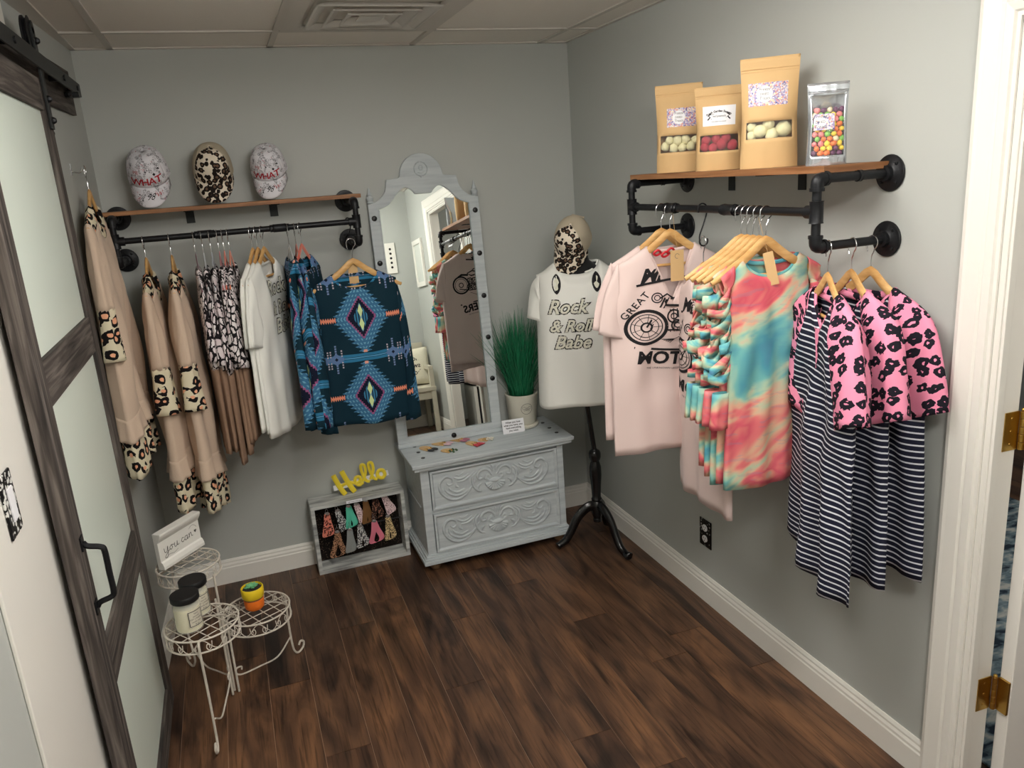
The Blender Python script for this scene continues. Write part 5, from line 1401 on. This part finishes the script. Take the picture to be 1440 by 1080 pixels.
# ================================================================ things on the dresser
TZ = .5484
pg = thing('potted_grass', 'cream pot with a ringed bee emblem holding tall artificial green grass', 'potted plant', (-.392, -.108, TZ))
m = MB(); m.lathe([(.001, .0), (.070, 0), (.078, .006), (.080, .016), (.075, .020), (.001, .020)], (0, 0, 0), 40); m.build('saucer', M['pot'], pg)
m = MB(); m.lathe([(.001, .0205), (.064, .0205), (.070, .028), (.080, .160), (.083, .166), (.083, .174), (.078, .176), (.073, .150), (.001, .148)], (0, 0, 0), 48); m.build('pot', M['pot'], pg)
fnp = lambda x, z: Vector(((.0765+.0095*(z-.09)/.07)*sin(x/.077), -(.0765+.0095*(z-.09)/.07)*cos(x/.077), z))
m = MB(); ec = (-.004, .108)
m.ribbon(arc(ec[0], ec[1], .028, 0, 2*pi, 32), .0018, fn=fnp)
for s in (-1, 1):
    m.ribbon([(ec[0]+s*a, ec[1]+b2) for a, b2 in ((.002, .002), (.012, .012), (.022, .010), (.020, .000), (.004, -.001))], .0014, fn=fnp)
    m.ribbon([(ec[0]+s*a, ec[1]+b2) for a, b2 in ((.003, -.002), (.014, -.004), (.012, -.012), (.003, -.005))], .0014, fn=fnp)
for k in range(4): m.ribbon([(ec[0]-.003, ec[1]+.006-k*.005), (ec[0]+.003, ec[1]+.006-k*.005)], .0016, fn=fnp)
m.build('emblem', M['ink'], pg, smooth=False)
m = MB(); rg = random.Random(4)
for i in range(420):
    a = rg.uniform(0, 2*pi); r0 = .060*sqrt(rg.random()); lean = rg.uniform(.01, .17)*(r0/.06+.25); hh = rg.uniform(.30, .47)*(1-.3*(lean/.2)); a2 = a+rg.uniform(-.5, .5)
    x0, y0 = r0*cos(a), r0*sin(a); dx_, dy_ = lean*cos(a2), lean*sin(a2)
    w0 = rg.uniform(.0016, .0028); n = 5; side = Vector((-sin(a2+rg.uniform(-1, 1)), cos(a2), 0)).normalized()
    b0 = len(m.v)
    for k in range(n+1):
        f = k/n; x = x0+dx_*f**1.6; y = y0+dy_*f**1.6
        if y > .090: y = .090
        p = Vector((x, y, .150+hh*f)); ww = w0*(1-f)**.6+.0002
        m.v += [tuple(p+side*ww), tuple(p-side*ww)]
    for k in range(n): m.f.append((b0+2*k, b0+2*k+1, b0+2*k+3, b0+2*k+2)); m.mi.append(0)
fo_ = m.build('grass_blades', M['grass'], pg, solid=.0005); fo_['kind'] = 'stuff'

cdx = thing('quote_card', 'small white card quoting When you love what you have, leaning on the cream pot', 'card', (-.474, -.196, TZ+.0006), (radians(-14), 0, radians(-4)))
m = MB(); m.box(-.056, .056, 0, .0016, 0, .068); m.build('card', M['label'], cdx, smooth=False)
m = MB(); fc = lambda x, z: Vector((x, -.0004, z))
for k, s_ in enumerate(('When you love', 'what you have, you', 'have everything', 'you need.')): put_text(m, s_, .0122, fc, (0, .050-k*.0135), 0, offset=.0003)
m.build('lettering', M['print'], cdx, smooth=False)

gold = mat('gold_earring_metal', rgb(220, 180, 90), .25, 1.0)
ecol = {'b': mat('black_leather', rgb(24, 24, 28), .6), 'p': mat('pink_white_leather', rgb(226, 190, 200), .6), 'm': mat('mauve_leather', rgb(176, 110, 130), .6), 'w': mat('ivory_resin', rgb(232, 226, 210), .4), 'r': mat('red_check_leather', rgb(196, 50, 66), .6), 'g': mat('green_bead', rgb(60, 90, 60), .4)}
def ering(label, x, y, yaw, cw_, ch_, kind, colr, col2):
    t = thing('earring_card', label, 'earrings', (x, y, TZ+.0006), (0, 0, radians(yaw))); t.scale = (1.3, 1.3, 1.3)
    m = MB(); pts = [(cw_*cos(a)*.5, ch_*.5+ch_*.5*sin(a)) for a in [pi*i/8 for i in range(9)]]; poly = [(-cw_/2, 0), (cw_/2, 0)]+[(p[0], max(p[1], ch_*.5)) for p in pts]
    m.add([(x_, y_, 0) for x_, y_ in poly]+[(x_, y_, .0012) for x_, y_ in poly], [tuple(range(len(poly))), tuple(range(2*len(poly)-1, len(poly)-1, -1))]+[(i, (i+1) % len(poly), (i+1) % len(poly)+len(poly), i+len(poly)) for i in range(len(poly))])
    m.build('backing_card', M['kraft'], t, smooth=False)
    for s in (-1, 1):
        m = MB(); cx_ = s*cw_*.24
        if kind == 'drop': m.ball((cx_, -.012, .0038), .016, 14, sc=(.62, 1, .1)); 
        elif kind == 'tri': m.add([(cx_-.006, .004, .0022), (cx_+.006, .004, .0022), (cx_+.013, -.022, .0022), (cx_-.013, -.022, .0022), (cx_-.006, .004, .0042), (cx_+.006, .004, .0042), (cx_+.013, -.022, .0042), (cx_-.013, -.022, .0042)], [(0, 1, 2, 3), (7, 6, 5, 4), (0, 4, 5, 1), (1, 5, 6, 2), (2, 6, 7, 3), (3, 7, 4, 0)])
        else:
            for k in range(4): m.ball((cx_+.002*(-1)**k, .004-k*.007, .0046), .0036, 8)
        e = m.build('earring', ecol[colr], t)
        m = MB(); m.tube([(cx_+.004*cos(a), .014+.006*sin(a), .0034) for a in [pi*k/6 for k in range(-3, 10)]], .0006, 5); m.ball((cx_, .008, .0034), .0022, 8); m.build('gold_hook', gold, e)
ering('brown card with a pair of black leather drop earrings, leftmost on the dresser', -.905, -.215, 28, .040, .056, 'drop', 'b', 'b')
ering('brown card with pink and white leather earrings below the bottom mirror knob', -.820, -.175, 50, .042, .058, 'drop', 'p', 'p')
ering('brown card with small green bead earrings in front of the others', -.822, -.290, 40, .040, .046, 'bead', 'g', 'w')
ering('brown card with mauve leather earrings nearest the mirror', -.733, -.165, 40, .042, .060, 'drop', 'm', 'm')
ering('brown card with red check leather earrings near the front edge of the dresser', -.690, -.262, 30, .040, .052, 'tri', 'r', 'r')
ering('small brown card with gold and ivory bead earrings, rightmost of the earring cards', -.620, -.225, 60, .036, .040, 'bead', 'w', 'w')

# ================================================================ crate with wristlets
CX0, CX1, CYF, CYB, CH = -1.487, -1.043, -.146, -.024, .350
m_, N, L, b = blank('whitewashed_crate_wood', .7)
co = coords(N, L, 'Object', (4, 30, 30), warp=.5, wscale=1); n_ = N.new('ShaderNodeTexNoise'); n_.inputs['Scale'].default_value = 1.3; n_.inputs['Detail'].default_value = 6; L.new(co, n_.inputs['Vector'])
rp = ramp(N, [(.3, rgb(128, 128, 126)), (.45, rgb(170, 172, 170)), (.6, rgb(206, 208, 204))]); L.new(n_.outputs['Fac'], rp.inputs[0]); L.new(rp.outputs[0], b.inputs['Base Color']); M['crate'] = m_
ct = thing('wooden_crate', 'whitewashed wooden crate standing on its side on the floor, holding key wristlets', 'crate', ((CX0+CX1)/2, -.085, 0)); ox, oy = (CX0+CX1)/2, -.085
def CB(x0, x1, y0, y1, z0, z1, nm, mt=None, bev=.0015):
    m = MB(); m.box(x0-ox, x1-ox, y0-oy, y1-oy, z0, z1); return m.build(nm, mt or M['crate'], ct, smooth=False, bevel=bev)
CB(CX0, CX1, CYF, CYB, CH-.018, CH, 'top_board'); CB(CX0, CX1, CYF, CYB, 0.0005, .018, 'bottom_board')
CB(CX0, CX0+.018, CYF+.001, CYB, .018, CH-.018, 'side_board'); CB(CX1-.018, CX1, CYF+.001, CYB, .018, CH-.018, 'side_board')
m_, N, L, b = blank('dark_patterned_backing', .9); co = coords(N, L, 'Object', (1, 1, 1)); vv = N.new('ShaderNodeTexNoise'); vv.inputs['Scale'].default_value = 150; L.new(co, vv.inputs['Vector'])
L.new(mixc(N, L, math_n(N, L, 'GREATER_THAN', vv.outputs['Fac'], .64), rgb(28, 22, 20), rgb(90, 74, 62)), b.inputs['Base Color'])
CB(CX0+.018, CX1-.018, CYB-.012, CYB-.004, .018, CH-.018, 'back_panel', m_, 0)
m = MB(); m.box(-.055, .02, CYF-.0012-oy, CYF-.0002-oy, CH-.0165, CH-.002); lbp = m.build('paper_label', M['label'], ct, smooth=False)
m = MB(); put_text(m, 'KEY WRISTLETS $8', .0068, lambda x, z: Vector((x, CYF-.0016-oy, z)), (-.0175, CH-.0125)); m.build('lettering', M['print'], lbp, smooth=False)
m = MB()
for z in (.318, .180): m.tube([(CX0+.018-ox, -.075-oy, z), (CX1-.018-ox, -.075-oy, z)], .003, 8)
m.build('hanging_rail', M['black'], ct)
def strapmat(nm, c1, c2, sc=160, th=.5):
    m, N, L, b = blank(nm, .75); co = coords(N, L, 'Object', (1, 1, 1)); v = N.new('ShaderNodeTexNoise'); v.inputs['Scale'].default_value = sc; v.inputs['Detail'].default_value = 1; L.new(co, v.inputs['Vector'])
    L.new(mixc(N, L, math_n(N, L, 'GREATER_THAN', v.outputs['Fac'], th), c1, c2), b.inputs['Base Color']); return m
sm_ = {'teal': mat('teal_faux_leather', rgb(96, 206, 176), .5), 'grey': mat('silver_grey_faux_leather', rgb(150, 154, 152), .45), 'pink': mat('rose_pink_faux_leather', rgb(232, 130, 150), .5), 'tan': mat('bronze_faux_leather', rgb(150, 110, 70), .35, .3),
       'bw': strapmat('black_white_floral_strap', rgb(206, 206, 204), rgb(60, 60, 64)), 'pf': strapmat('pink_floral_strap', rgb(234, 208, 210), rgb(120, 90, 96), 190, .58), 'br': strapmat('dark_paisley_strap', rgb(46, 34, 30), rgb(150, 104, 84), 130, .56), 'cream': mat('cream_faux_leather_edge', rgb(232, 226, 206), .5)}
def wristlet(lab, x, ztop, ln, dx_, spread, m1, rot=0, wdt=.0145, yy=-.095):
    ln *= 1.12
    t = thing('key_wristlet', lab, 'wristlet', (x, yy, ztop), (0, radians(rot), 0))
    m = MB(); m.tube([(.006*cos(a), .0, .014+.008*sin(a)) for a in [2*pi*k/12 for k in range(12)]], .0012, 6, closed=True); m.tube([(0, 0, .024), (0, .010, .034), (0, .020, .030)], .0012, 6); m.box(-.010, .010, -.003, .003, -.006, .007); m.build('metal_clasp', M['chrome'], t, bevel=.0005)
    pts = cat([(0, -.001, -.002), (-spread*.4, -.006, -ln*.45), (-spread, -.006, -ln*.85), (-spread*.8, -.003, -ln*.98), (-spread*.2+dx_, .0, -ln), (spread*.7+dx_, .004, -ln*.96), (spread+dx_, .006, -ln*.8), (spread*.4, .005, -ln*.4), (0, .002, -.002)], 5)
    m = MB(); n = len(pts)
    for i, p in enumerate(pts):
        f = i/(n-1); tw = 1.15*sin(f*pi)*0+.55
        for a, b2 in ((-1, -.0009), (1, -.0009), (1, .0009), (-1, .0009)):
            m.v.append((p.x+a*wdt*cos(tw*.9)+b2, p.y+a*wdt*sin(tw*.9)*.55+b2, p.z))
    for i in range(n-1):
        for k in range(4): m.f.append((i*4+k, i*4+(k+1) % 4, i*4+4+(k+1) % 4, i*4+4+k)); m.mi.append(0)
    m.build('strap_loop', m1, t, sharp=50)
for a in (('coral leopard key wristlet at the upper left of the crate', -1.412, .285, .105, 0, .016, M['leoK'], 3), ('black and white floral wristlet beside the coral leopard one', -1.362, .290, .098, .004, .008, sm_['bw'], -12),
          ('mint teal wristlet in the upper row of the crate', -1.308, .300, .098, 0, .018, sm_['teal'], -4), ('pink floral wristlet between the teal and bronze ones', -1.270, .303, .090, .004, .006, sm_['pf'], -14),
          ('bronze and cream wristlet in the upper row of the crate', -1.224, .312, .105, 0, .016, sm_['tan'], 0), ('dark paisley wristlet in the upper row of the crate', -1.180, .320, .100, 0, .020, sm_['br'], -3),
          ('pink floral wristlet at the upper right of the crate', -1.135, .320, .092, .004, .010, sm_['pf'], -18),
          ('brown leopard wristlet at the lower left of the crate', -1.378, .190, .115, 0, .026, M['leoB'], 4), ('silver grey wristlet in the lower row of the crate', -1.318, .188, .105, 0, .014, sm_['grey'], 3),
          ('black and white speckled wristlet in the lower row of the crate', -1.268, .196, .100, 0, .020, sm_['bw'], -3), ('rose pink wristlet in the lower row of the crate', -1.198, .205, .100, 0, .026, sm_['pink'], -2),
          ('golden leopard wristlet at the lower right of the crate', -1.130, .215, .110, 0, .018, M['leoG'], -2)):
    wristlet(*a, yy=-.098 if a[2] > .25 else -.116)

# "Hello" script sign on top of the crate
hl = thing('hello_sign', 'yellow script Hello sign on a white bar standing on the crate', 'sign', (-1.222, -.072, CH+.0006), (0, radians(-6), 0))
m = MB(); m.box(-.135, .135, .004, .010, .042, .068); m.build('bar', M['label'], hl, smooth=False, bevel=.001)
yl = mat('yellow_ombre_wood', rgb(238, 214, 60), .45)
def lt(pts, nm, r=.0105, closed=False):
    m = MB(); m.tube([(p[0], .0, p[1]) for p in [(q.x, q.y) for q in cat([(a, b2, 0) for a, b2 in pts], 6, closed)]], r, 10, flat=(.45, (0, 1, 0)), closed=closed); m.build(nm, yl, hl)
lt([(-.122, .122), (-.112, .080), (-.098, .035), (-.088, .012)], 'letter', .0125); lt([(-.080, .132), (-.068, .085), (-.052, .035), (-.042, .012)], 'letter', .0125); lt([(-.105, .058), (-.060, .066), (-.030, .052)], 'letter', .008)
lt([(-.030, .048), (-.006, .058), (-.004, .078), (-.022, .080), (-.030, .058), (-.016, .038), (.008, .046)], 'letter', .008)
for q in (.018, .056): lt([(q-.012, .050), (q+.010, .090), (q+.012, .128), (q-.004, .132), (q-.006, .095), (q+.004, .052), (q+.020, .040)], 'letter', .0075)
lt([(.085, .050), (.100, .040), (.116, .052), (.112, .076), (.094, .082), (.082, .068)], 'letter', .009, True); lt([(.070, .044), (.084, .056)], 'letter', .006)

# ================================================================ tiered wire plant stand
ps = thing('wire_plant_stand', 'three-tier antique white wire plant stand with scrollwork on the floor by the barn door', 'plant stand', (-1.880, -.925, 0)); ox, oy = -1.880, -.925
TI = [((-1.768, -.842), .282, .120, -1), ((-1.938, -1.070), .400, .118, 0), ((-1.978, -.752), .482, .110, 1)]
def circ(c, r, z, n=40, a0=0): return [(c[0]-ox+r*cos(a0+2*pi*i/n), c[1]-oy+r*sin(a0+2*pi*i/n), z) for i in range(n)]
for (c, z, r, kk) in TI:
    m = MB(); m.tube(circ(c, r, z), .0032, 8, closed=True); m.tube(circ(c, r, z-.045), .0032, 8, closed=True); tr_ = m.build('tier_ring', M['wire'], ps)
    m = MB()
    for dirn in (0, 1):
        an = radians(35+90*dirn+kk*8)
        for q in (-.72, -.36, 0, .36, .72):
            h = r*sqrt(1-q*q); o = Vector((c[0]-ox+cos(an+pi/2)*q*r, c[1]-oy+sin(an+pi/2)*q*r, z+.0022*(dirn*2-1))); d = Vector((cos(an), sin(an), 0))
            m.tube([o-d*h, o+d*h], .0016, 6)
    m.build('lattice', M['wire'], tr_)
    m = MB(); ns = 8
    for k in range(ns):
        a0 = 2*pi*k/ns; pts = []
        for sgn in (1, -1):
            seq = [(.33*sgn, -.006), (.30*sgn, -.022), (.20*sgn, -.030), (.13*sgn, -.022), (.16*sgn, -.012), (.23*sgn, -.016), (.22*sgn, -.024)]
            P3 = cat([(a0+q*2*pi/ns, zz, 0) for q, zz in seq], 4)
            m.tube([(c[0]-ox+r*cos(p.x), c[1]-oy+r*sin(p.x), z-.004+p.y*1.2) for p in P3], .0016, 6)
        m.tube([(c[0]-ox+r*cos(a0+q*2*pi/ns), c[1]-oy+r*sin(a0+q*2*pi/ns), z-.022+.020*cos(q*2*pi)) for q in [i/10 for i in range(11)]], .0013, 6)
    m.build('scrollwork', M['wire'], tr_)
def leg(pts, r=.0042, nm='leg'):
    m = MB(); m.tube(cat([(x-ox, y-oy, z) for x, y, z in pts], 6), r, 8); return m.build(nm, M['wire'], ps)
def foot_leg(c, r, zt, F):
    d = Vector((F[0]-c[0], F[1]-c[1])).normalized(); q = lambda k, z: (c[0]+d.x*k, c[1]+d.y*k, z); RF = (Vector(F)-Vector(c)).length
    leg([q(r, zt), q(r+.010, zt-.03), q(r+.006, zt*.6), q(RF-.028, .07), q(RF-.022, .022), q(RF-.004, .0048), q(RF+.020, .016), q(RF+.026, .036), q(RF+.012, .046), q(RF+.002, .034)])
foot_leg(TI[0][0], TI[0][2], TI[0][1], (-1.640, -.755)); foot_leg(TI[1][0], TI[1][2], TI[1][1], (-1.950, -1.225)); foot_leg(TI[2][0], TI[2][2], TI[2][1], (-2.045, -.66))
for k, (x, y) in enumerate(((-1.895, -.925), (-1.873, -.915), (-1.888, -.902))):
    leg([(x, y, TI[(1, 0, 2)[k]][1]), (x, y, .2), (x-.001, y, .0046)], .0042, 'centre_post')
def brace(F, C, z=.06):
    F = Vector((F[0], F[1], 0)); C = Vector((C[0], C[1], 0)); q = lambda k, zz: tuple(F.lerp(C, k)+Vector((0, 0, zz)))
    leg([q(.04, z+.03), q(.3, z-.018), q(.6, z-.012), q(.88, z+.0), q(.97, z+.018), q(.95, z+.036), q(.88, z+.032), q(.88, z+.020)], .0032, 'scroll_brace')
brace((-1.655, -.765), (-1.880, -.915)); brace((-1.945, -1.19), (-1.893, -.925), .07); brace((-2.03, -.68), (-1.885, -.905))

# candles
ws = mat('candle_label_paper', rgb(214, 208, 190), .6); gj = mat('clear_jar_glass', rgb(240, 244, 240), .05, alpha=.22, spec=.7)
def candle(label, x, y, z, yaw):
    t = thing('jar_candle', label, 'candle', (x, y, z), (0, 0, radians(yaw)))
    m = MB(); m.lathe([(.001, .0), (.040, 0), (.0435, .004), (.0435, .094), (.039, .104), (.039, .112), (.0372, .112), (.0372, .104), (.0415, .093), (.0415, .005), (.001, .004)], (0, 0, 0), 36); m.build('glass_jar', gj, t)
    m = MB(); m.lathe([(.001, .0052), (.0405, .0056), (.0408, .010), (.0408, .084), (.038, .085), (.001, .085)], (0, 0, 0), 36); m.build('wax', M['cream'], t)
    m = MB(); m.lathe([(.0375, .106), (.044, .1062), (.0455, .108), (.0455, .126), (.044, .128), (.001, .1285)], (0, 0, 0), 40); m.build('lid', M['jarlid'], t)
    fj = lambda x_, z_, o=0: Vector(((.0441+o)*sin(x_/.044), -(.0441+o)*cos(x_/.044), z_))
    m = MB(); n = 10
    for i in range(n+1): m.v += [tuple(fj(lerp(-.026, .026, i/n), .022)), tuple(fj(lerp(-.026, .026, i/n), .080))]
    for i in range(n): m.f.append((2*i, 2*i+2, 2*i+3, 2*i+1)); m.mi.append(0)
    lb = m.build('label', ws, t, sharp=180)
    m = MB(); F2 = lambda a, b2: fj(a, b2, .0005)
    R_ = [(-.024, .025), (.024, .025), (.024, .077), (-.024, .077), (-.024, .025)]
    for p, q in zip(R_, R_[1:]): m.ribbon([(lerp(p[0], q[0], k/6), lerp(p[1], q[1], k/6)) for k in range(7)], .0022, fn=F2)
    for k, s_ in enumerate(('hand', 'poured', 'SOY CANDLE', 'vanilla bean', '8 oz')): put_text(m, s_, .0075, F2, (0, .066-k*.0095), shear=.2 if k < 2 else 0)
    m.build('label_print', M['print'], lb, smooth=False)
candle('cream jar candle with a black lid at the front of the middle plant-stand tier', -1.972, -1.098, .4044, 38)
candle('cream jar candle with a black lid behind the other one, toward the wall', -1.950, -1.002, .4044, 38)
# sign
sg_ = thing('wooden_sign', 'distressed white moulding block reading you can with a small heart, on the top tier', 'sign', (-2.000, -.700, .4866), (0, 0, radians(50)))
m = MB(); prof = [(0, 0), (-.030, 0), (-.030, .012), (-.024, .026), (-.018, .030), (-.018, .105), (-.022, .110), (-.030, .122), (-.034, .132), (-.034, .140), (0, .140)]
n = len(prof); w_ = .104; vs = [(-w_, y+.012, z) for y, z in prof]+[(w_, y+.012, z) for y, z in prof]
m.add(vs, [tuple(range(n)), tuple(range(2*n-1, n-1, -1))]+[(i, i+n, (i+1) % n+n, (i+1) % n) for i in range(n)])
m.build('moulding_block', mat('distressed_white_paint', rgb(232, 230, 224), .6, bump=.2, bscale=90), sg_, smooth=False, bevel=.001)
m = MB(); fs_ = lambda x, z: Vector((x, -.0066, z))
def cur(pts, w=.0026): m.ribbon([(p.x, p.y) for p in cat([(a, b2, 0) for a, b2 in pts], 6)], w, fn=fs_)
cur([(-.080, .074), (-.078, .058), (-.068, .058), (-.062, .076), (-.064, .050), (-.070, .036), (-.080, .038), (-.070, .050), (-.052, .060)])
cur([(-.046, .072), (-.053, .064), (-.048, .056), (-.040, .062), (-.044, .072), (-.030, .068)])
cur([(-.028, .074), (-.028, .058), (-.019, .058), (-.014, .074), (-.015, .058), (-.006, .060)])
cur([(.020, .070), (.012, .072), (.007, .062), (.013, .056), (.023, .062)]); cur([(.036, .072), (.026, .070), (.025, .058), (.034, .058), (.038, .073), (.037, .057), (.045, .062)])
cur([(.047, .074), (.047, .057), (.049, .068), (.057, .074), (.059, .060), (.066, .058)]); cur([(-.075, .036), (-.058, .042), (-.035, .038), (-.015, .044)], .0012); cur([(.050, .090), (.068, .098), (.084, .090), (.088, .082)], .0012)
hp = [(.080+.0065*(16*sin(a)**3)/16, .070+.0065*(13*cos(a)-5*cos(2*a)-2*cos(3*a)-cos(4*a))/14) for a in [2*pi*i/20 for i in range(20)]]
m.add([fs_(x, z) for x, z in hp], [tuple(range(20))]); m.build('lettering', M['ink'], sg_, smooth=False)
# succulent
su = thing('potted_succulent', 'small succulent in a yellow and orange round pot on the low plant-stand tier', 'potted plant', (-1.772, -.842, .2864))
m = MB(); m.lathe([(.001, 0), (.028, 0), (.034, .006), (.036, .020), (.036, .040), (.001, .040)], (0, 0, 0), 32); m.build('lower_pot', M['orange'], su)
m = MB(); m.lathe([(.034, .0402), (.034, .047), (.001, .047)], (0, 0, 0), 32); m.build('wood_collar', M['shelf'], su)
m = MB(); m.lathe([(.001, .0474), (.037, .0474), (.040, .052), (.041, .084), (.039, .087), (.0365, .087), (.036, .078), (.001, .077)], (0, 0, 0), 36); m.build('upper_pot', M['yellow'], su)
m = MB(); m.lathe([(.001, .0775), (.0355, .0778), (.033, .082), (.001, .083)], (0, 0, 0), 20); m.build('pebbles', M['soil'], su)
m = MB()
for k in range(26):
    a = k*2.399; e = k/26; el = lerp(1.35, .25, e); ln = lerp(.012, .030, e); d = Vector((cos(a)*cos(el), sin(a)*cos(el), sin(el))); o = Vector((0, 0, .083))
    q = Vector((0, 0, 1)).rotation_difference(d).to_matrix().to_4x4()
    m.lathe([(.0005, 0), (.0045, ln*.35), (.0055, ln*.7), (.0030, ln*.92), (.0003, ln)], o, 8, M=q, sq=(1.15, .6))
m.build('rosette', M['succ'], su)

# ================================================================ things on the camera side, seen in the mirror
pf = thing('picture_frame', 'white framed picture hanging on the right wall past the doorway', 'picture', (-.001, -3.93, 1.63), (0, 0, radians(-90)))
m = MB(); ringw = .045
for a, b2, c_, e in ((-.20, .20, -.225, -.18), (-.20, .20, .18, .225), (-.20, -.155, -.18, .18), (.155, .20, -.18, .18)): m.box(a, b2, -.022, 0, c_, e)
m.build('frame', M['trim'], pf, smooth=False, bevel=.003)
m = MB(); m.box(-.16, .16, -.010, -.004, -.185, .185); m.build('print_sheet', mat('pale_art_print', rgb(206, 210, 204), .5, var=.08, vscale=9), pf, smooth=False)
sg2 = thing('hanging_sign', 'narrow white sign with black dots on the wall across from the mirror', 'sign', (-.225, YB+.001, 1.725), (0, 0, pi))
m = MB(); m.box(-.05, .05, -.012, 0, -.15, .15); m.build('board', M['trim'], sg2, smooth=False, bevel=.002)
for z in (.09, .045, 0, -.045, -.09):
    m = MB(); m.lathe([(.012, 0), (.010, .002)], (.0, -.0122, z), 16, M=RXM(90)); m.build('black_dot', M['knob'], sg2)
bn = thing('bench', 'light painted wooden bench against the wall across from the mirror', 'bench', (-.62, YB+.25, 0))
bw = mat('pale_greige_bench_paint', rgb(196, 190, 172), .5)
def BB(x0, x1, y0, y1, z0, z1, nm):
    m = MB(); m.box(x0, x1, y0, y1, z0, z1); m.build(nm, bw, bn, smooth=False, bevel=.003)
BB(-.60, .58, -.22, .22, .40, .44, 'seat'); BB(-.60, .58, -.235, -.205, .44, .86, 'backrest'); BB(-.56, .54, .18, .20, .32, .40, 'apron')
for x in (-.59, .53):
    BB(x, x+.045, .17, .215, 0, .40, 'leg'); BB(x, x+.045, -.215, -.17, 0, .40, 'leg'); BB(x, x+.045, -.235, .20, .60, .64, 'armrest'); BB(x, x+.045, .155, .20, .44, .60, 'arm_post')
pw = thing('cushion', 'cream cushion with dark lettering on the bench across from the mirror', 'cushion', (-.20, YB+.16, .4415+.19), (radians(-14), 0, radians(180)))
m = MB(); n = 16
for s in (-1, 1):
    b0 = len(m.v)
    for j in range(n+1):
        for i in range(n+1):
            u, v_ = lerp(-1, 1, i/n), lerp(-1, 1, j/n); e = (1-u**4)*(1-v_**4); k = .94+.06*abs(u*v_)**2
            m.v.append((u*.19*k, s*.055*e**.5, v_*.19*k))
    for j in range(n):
        for i in range(n): a = b0+j*(n+1)+i; m.f.append((a, a+1, a+n+2, a+n+1)); m.mi.append(0)
m.build('cover', mat('cream_speckled_cushion', rgb(222, 216, 196), .9, var=.12, vscale=120, bump=.4, bscale=200), pw, merge=True)
m = MB()
for k, s_ in enumerate(('home', 'sweet', 'home')): put_text(m, s_, .07, lambda x, z: Vector((x, -.0585+.06*(x*x+z*z)/.036*.35, z)), (0, .05-k*.07), offset=.001)
m.build('lettering', M['print'], pw, smooth=False)
# next room
rug = thing('area_rug', 'blue and grey patterned rug on the floor of the next room', 'rug', (1.0, -1.5, 0))
m_, N, L, b = blank('distressed_blue_rug', .95); co = coords(N, L, 'Object', (6, 14, 1), warp=.6, wscale=1.5); vv = N.new('ShaderNodeTexNoise'); vv.inputs['Scale'].default_value = 1.6; vv.inputs['Detail'].default_value = 6; L.new(co, vv.inputs['Vector'])
rp = ramp(N, [(.38, rgb(40, 52, 66)), (.5, rgb(120, 140, 150)), (.62, rgb(190, 192, 188))]); L.new(vv.outputs['Fac'], rp.inputs[0]); L.new(rp.outputs[0], b.inputs['Base Color'])
m = MB(); m.box(-.8, .9, -.85, 1.4, .0005, .009); m.build('pile', m_, rug, smooth=False, bevel=.003)
navy = mat('navy_upholstery', rgb(52, 62, 96), .9, bump=.4, bscale=300)
ac = thing('armchair', 'navy upholstered armchair in the next room beyond the hinged door', 'armchair', (1.35, -.45, 0), (0, 0, radians(20)))
for nm, bx in (('seat', (-.34, .34, -.36, .30, .22, .44)), ('backrest', (-.38, .38, .22, .40, .22, .92)), ('arm', (-.44, -.33, -.36, .34, .14, .62)), ('arm', (.33, .44, -.36, .34, .14, .62))):
    m = MB(); m.box(*bx); m.build(nm, navy, ac, smooth=False, bevel=.035)
for x in (-.38, .38):
    for y in (-.3, .32): m = MB(); m.lathe([(.014, .0092), (.022, .16)], (x, y, 0), 12); m.build('leg', M['gloss'], ac)
cu = thing('cube_shelf', 'low white cube shelf with dark wire baskets seen through the doorway', 'shelf', (.62, -3.55, 0), (0, 0, 0))
def UB(x0, x1, y0, y1, z0, z1, nm, mt=None):
    m = MB(); m.box(x0, x1, y0, y1, z0, z1); return m.build(nm, mt or M['trim'], cu, smooth=False, bevel=.002)
UB(-.40, .40, -.18, .18, 0.0005, .03, 'base'); UB(-.40, .40, -.18, .18, .42, .45, 'shelf'); UB(-.40, .40, -.18, .18, .84, .87, 'top')
for x in (-.40, -.015, .37): UB(x, x+.03, -.18, .18, .03, .84, 'divider')
UB(-.40, .40, -.18, -.17, .03, .84, 'back')
db = mat('dark_basket_weave', rgb(24, 26, 30), .7)
for x in (-.365, .02):
    for z in (.032, .452):
        b3 = UB(x, x+.345, -.165, .172, z, z+.34, 'basket', db)
        if z > .4:
            m = MB()
            for k in range(-3, 5): 
                for s in (-1, 1):
                    a0, a1 = (x+.04+k*.085, z+.002), (x+.04+k*.085+s*.34, z+.338)
                    P_ = [(lerp(a0[0], a1[0], q/12), lerp(a0[1], a1[1], q/12)) for q in range(13)]; P_ = [p for p in P_ if x+.003 < p[0] < x+.342]
                    if len(P_) > 1: m.tube([(p[0], .174, p[1]) for p in P_], .003, 5)
            m.build('wire_lattice', M['chrome'], b3)
# ---------------------------------------------------------------- world, view
w = bpy.data.worlds.new('world'); scn.world = w; w.use_nodes = True
w.node_tree.nodes['Background'].inputs[0].default_value = (.9, .95, 1, 1); w.node_tree.nodes['Background'].inputs[1].default_value = .3
scn.view_settings.view_transform = 'Standard'; scn.view_settings.look = 'None'; scn.view_settings.gamma = 1; scn.view_settings.use_curve_mapping = False
scn.view_settings.exposure = 0.12
scn.cycles.use_denoising = True
scn.cycles.max_bounces = 8; scn.cycles.diffuse_bounces = 5; scn.cycles.transparent_max_bounces = 12
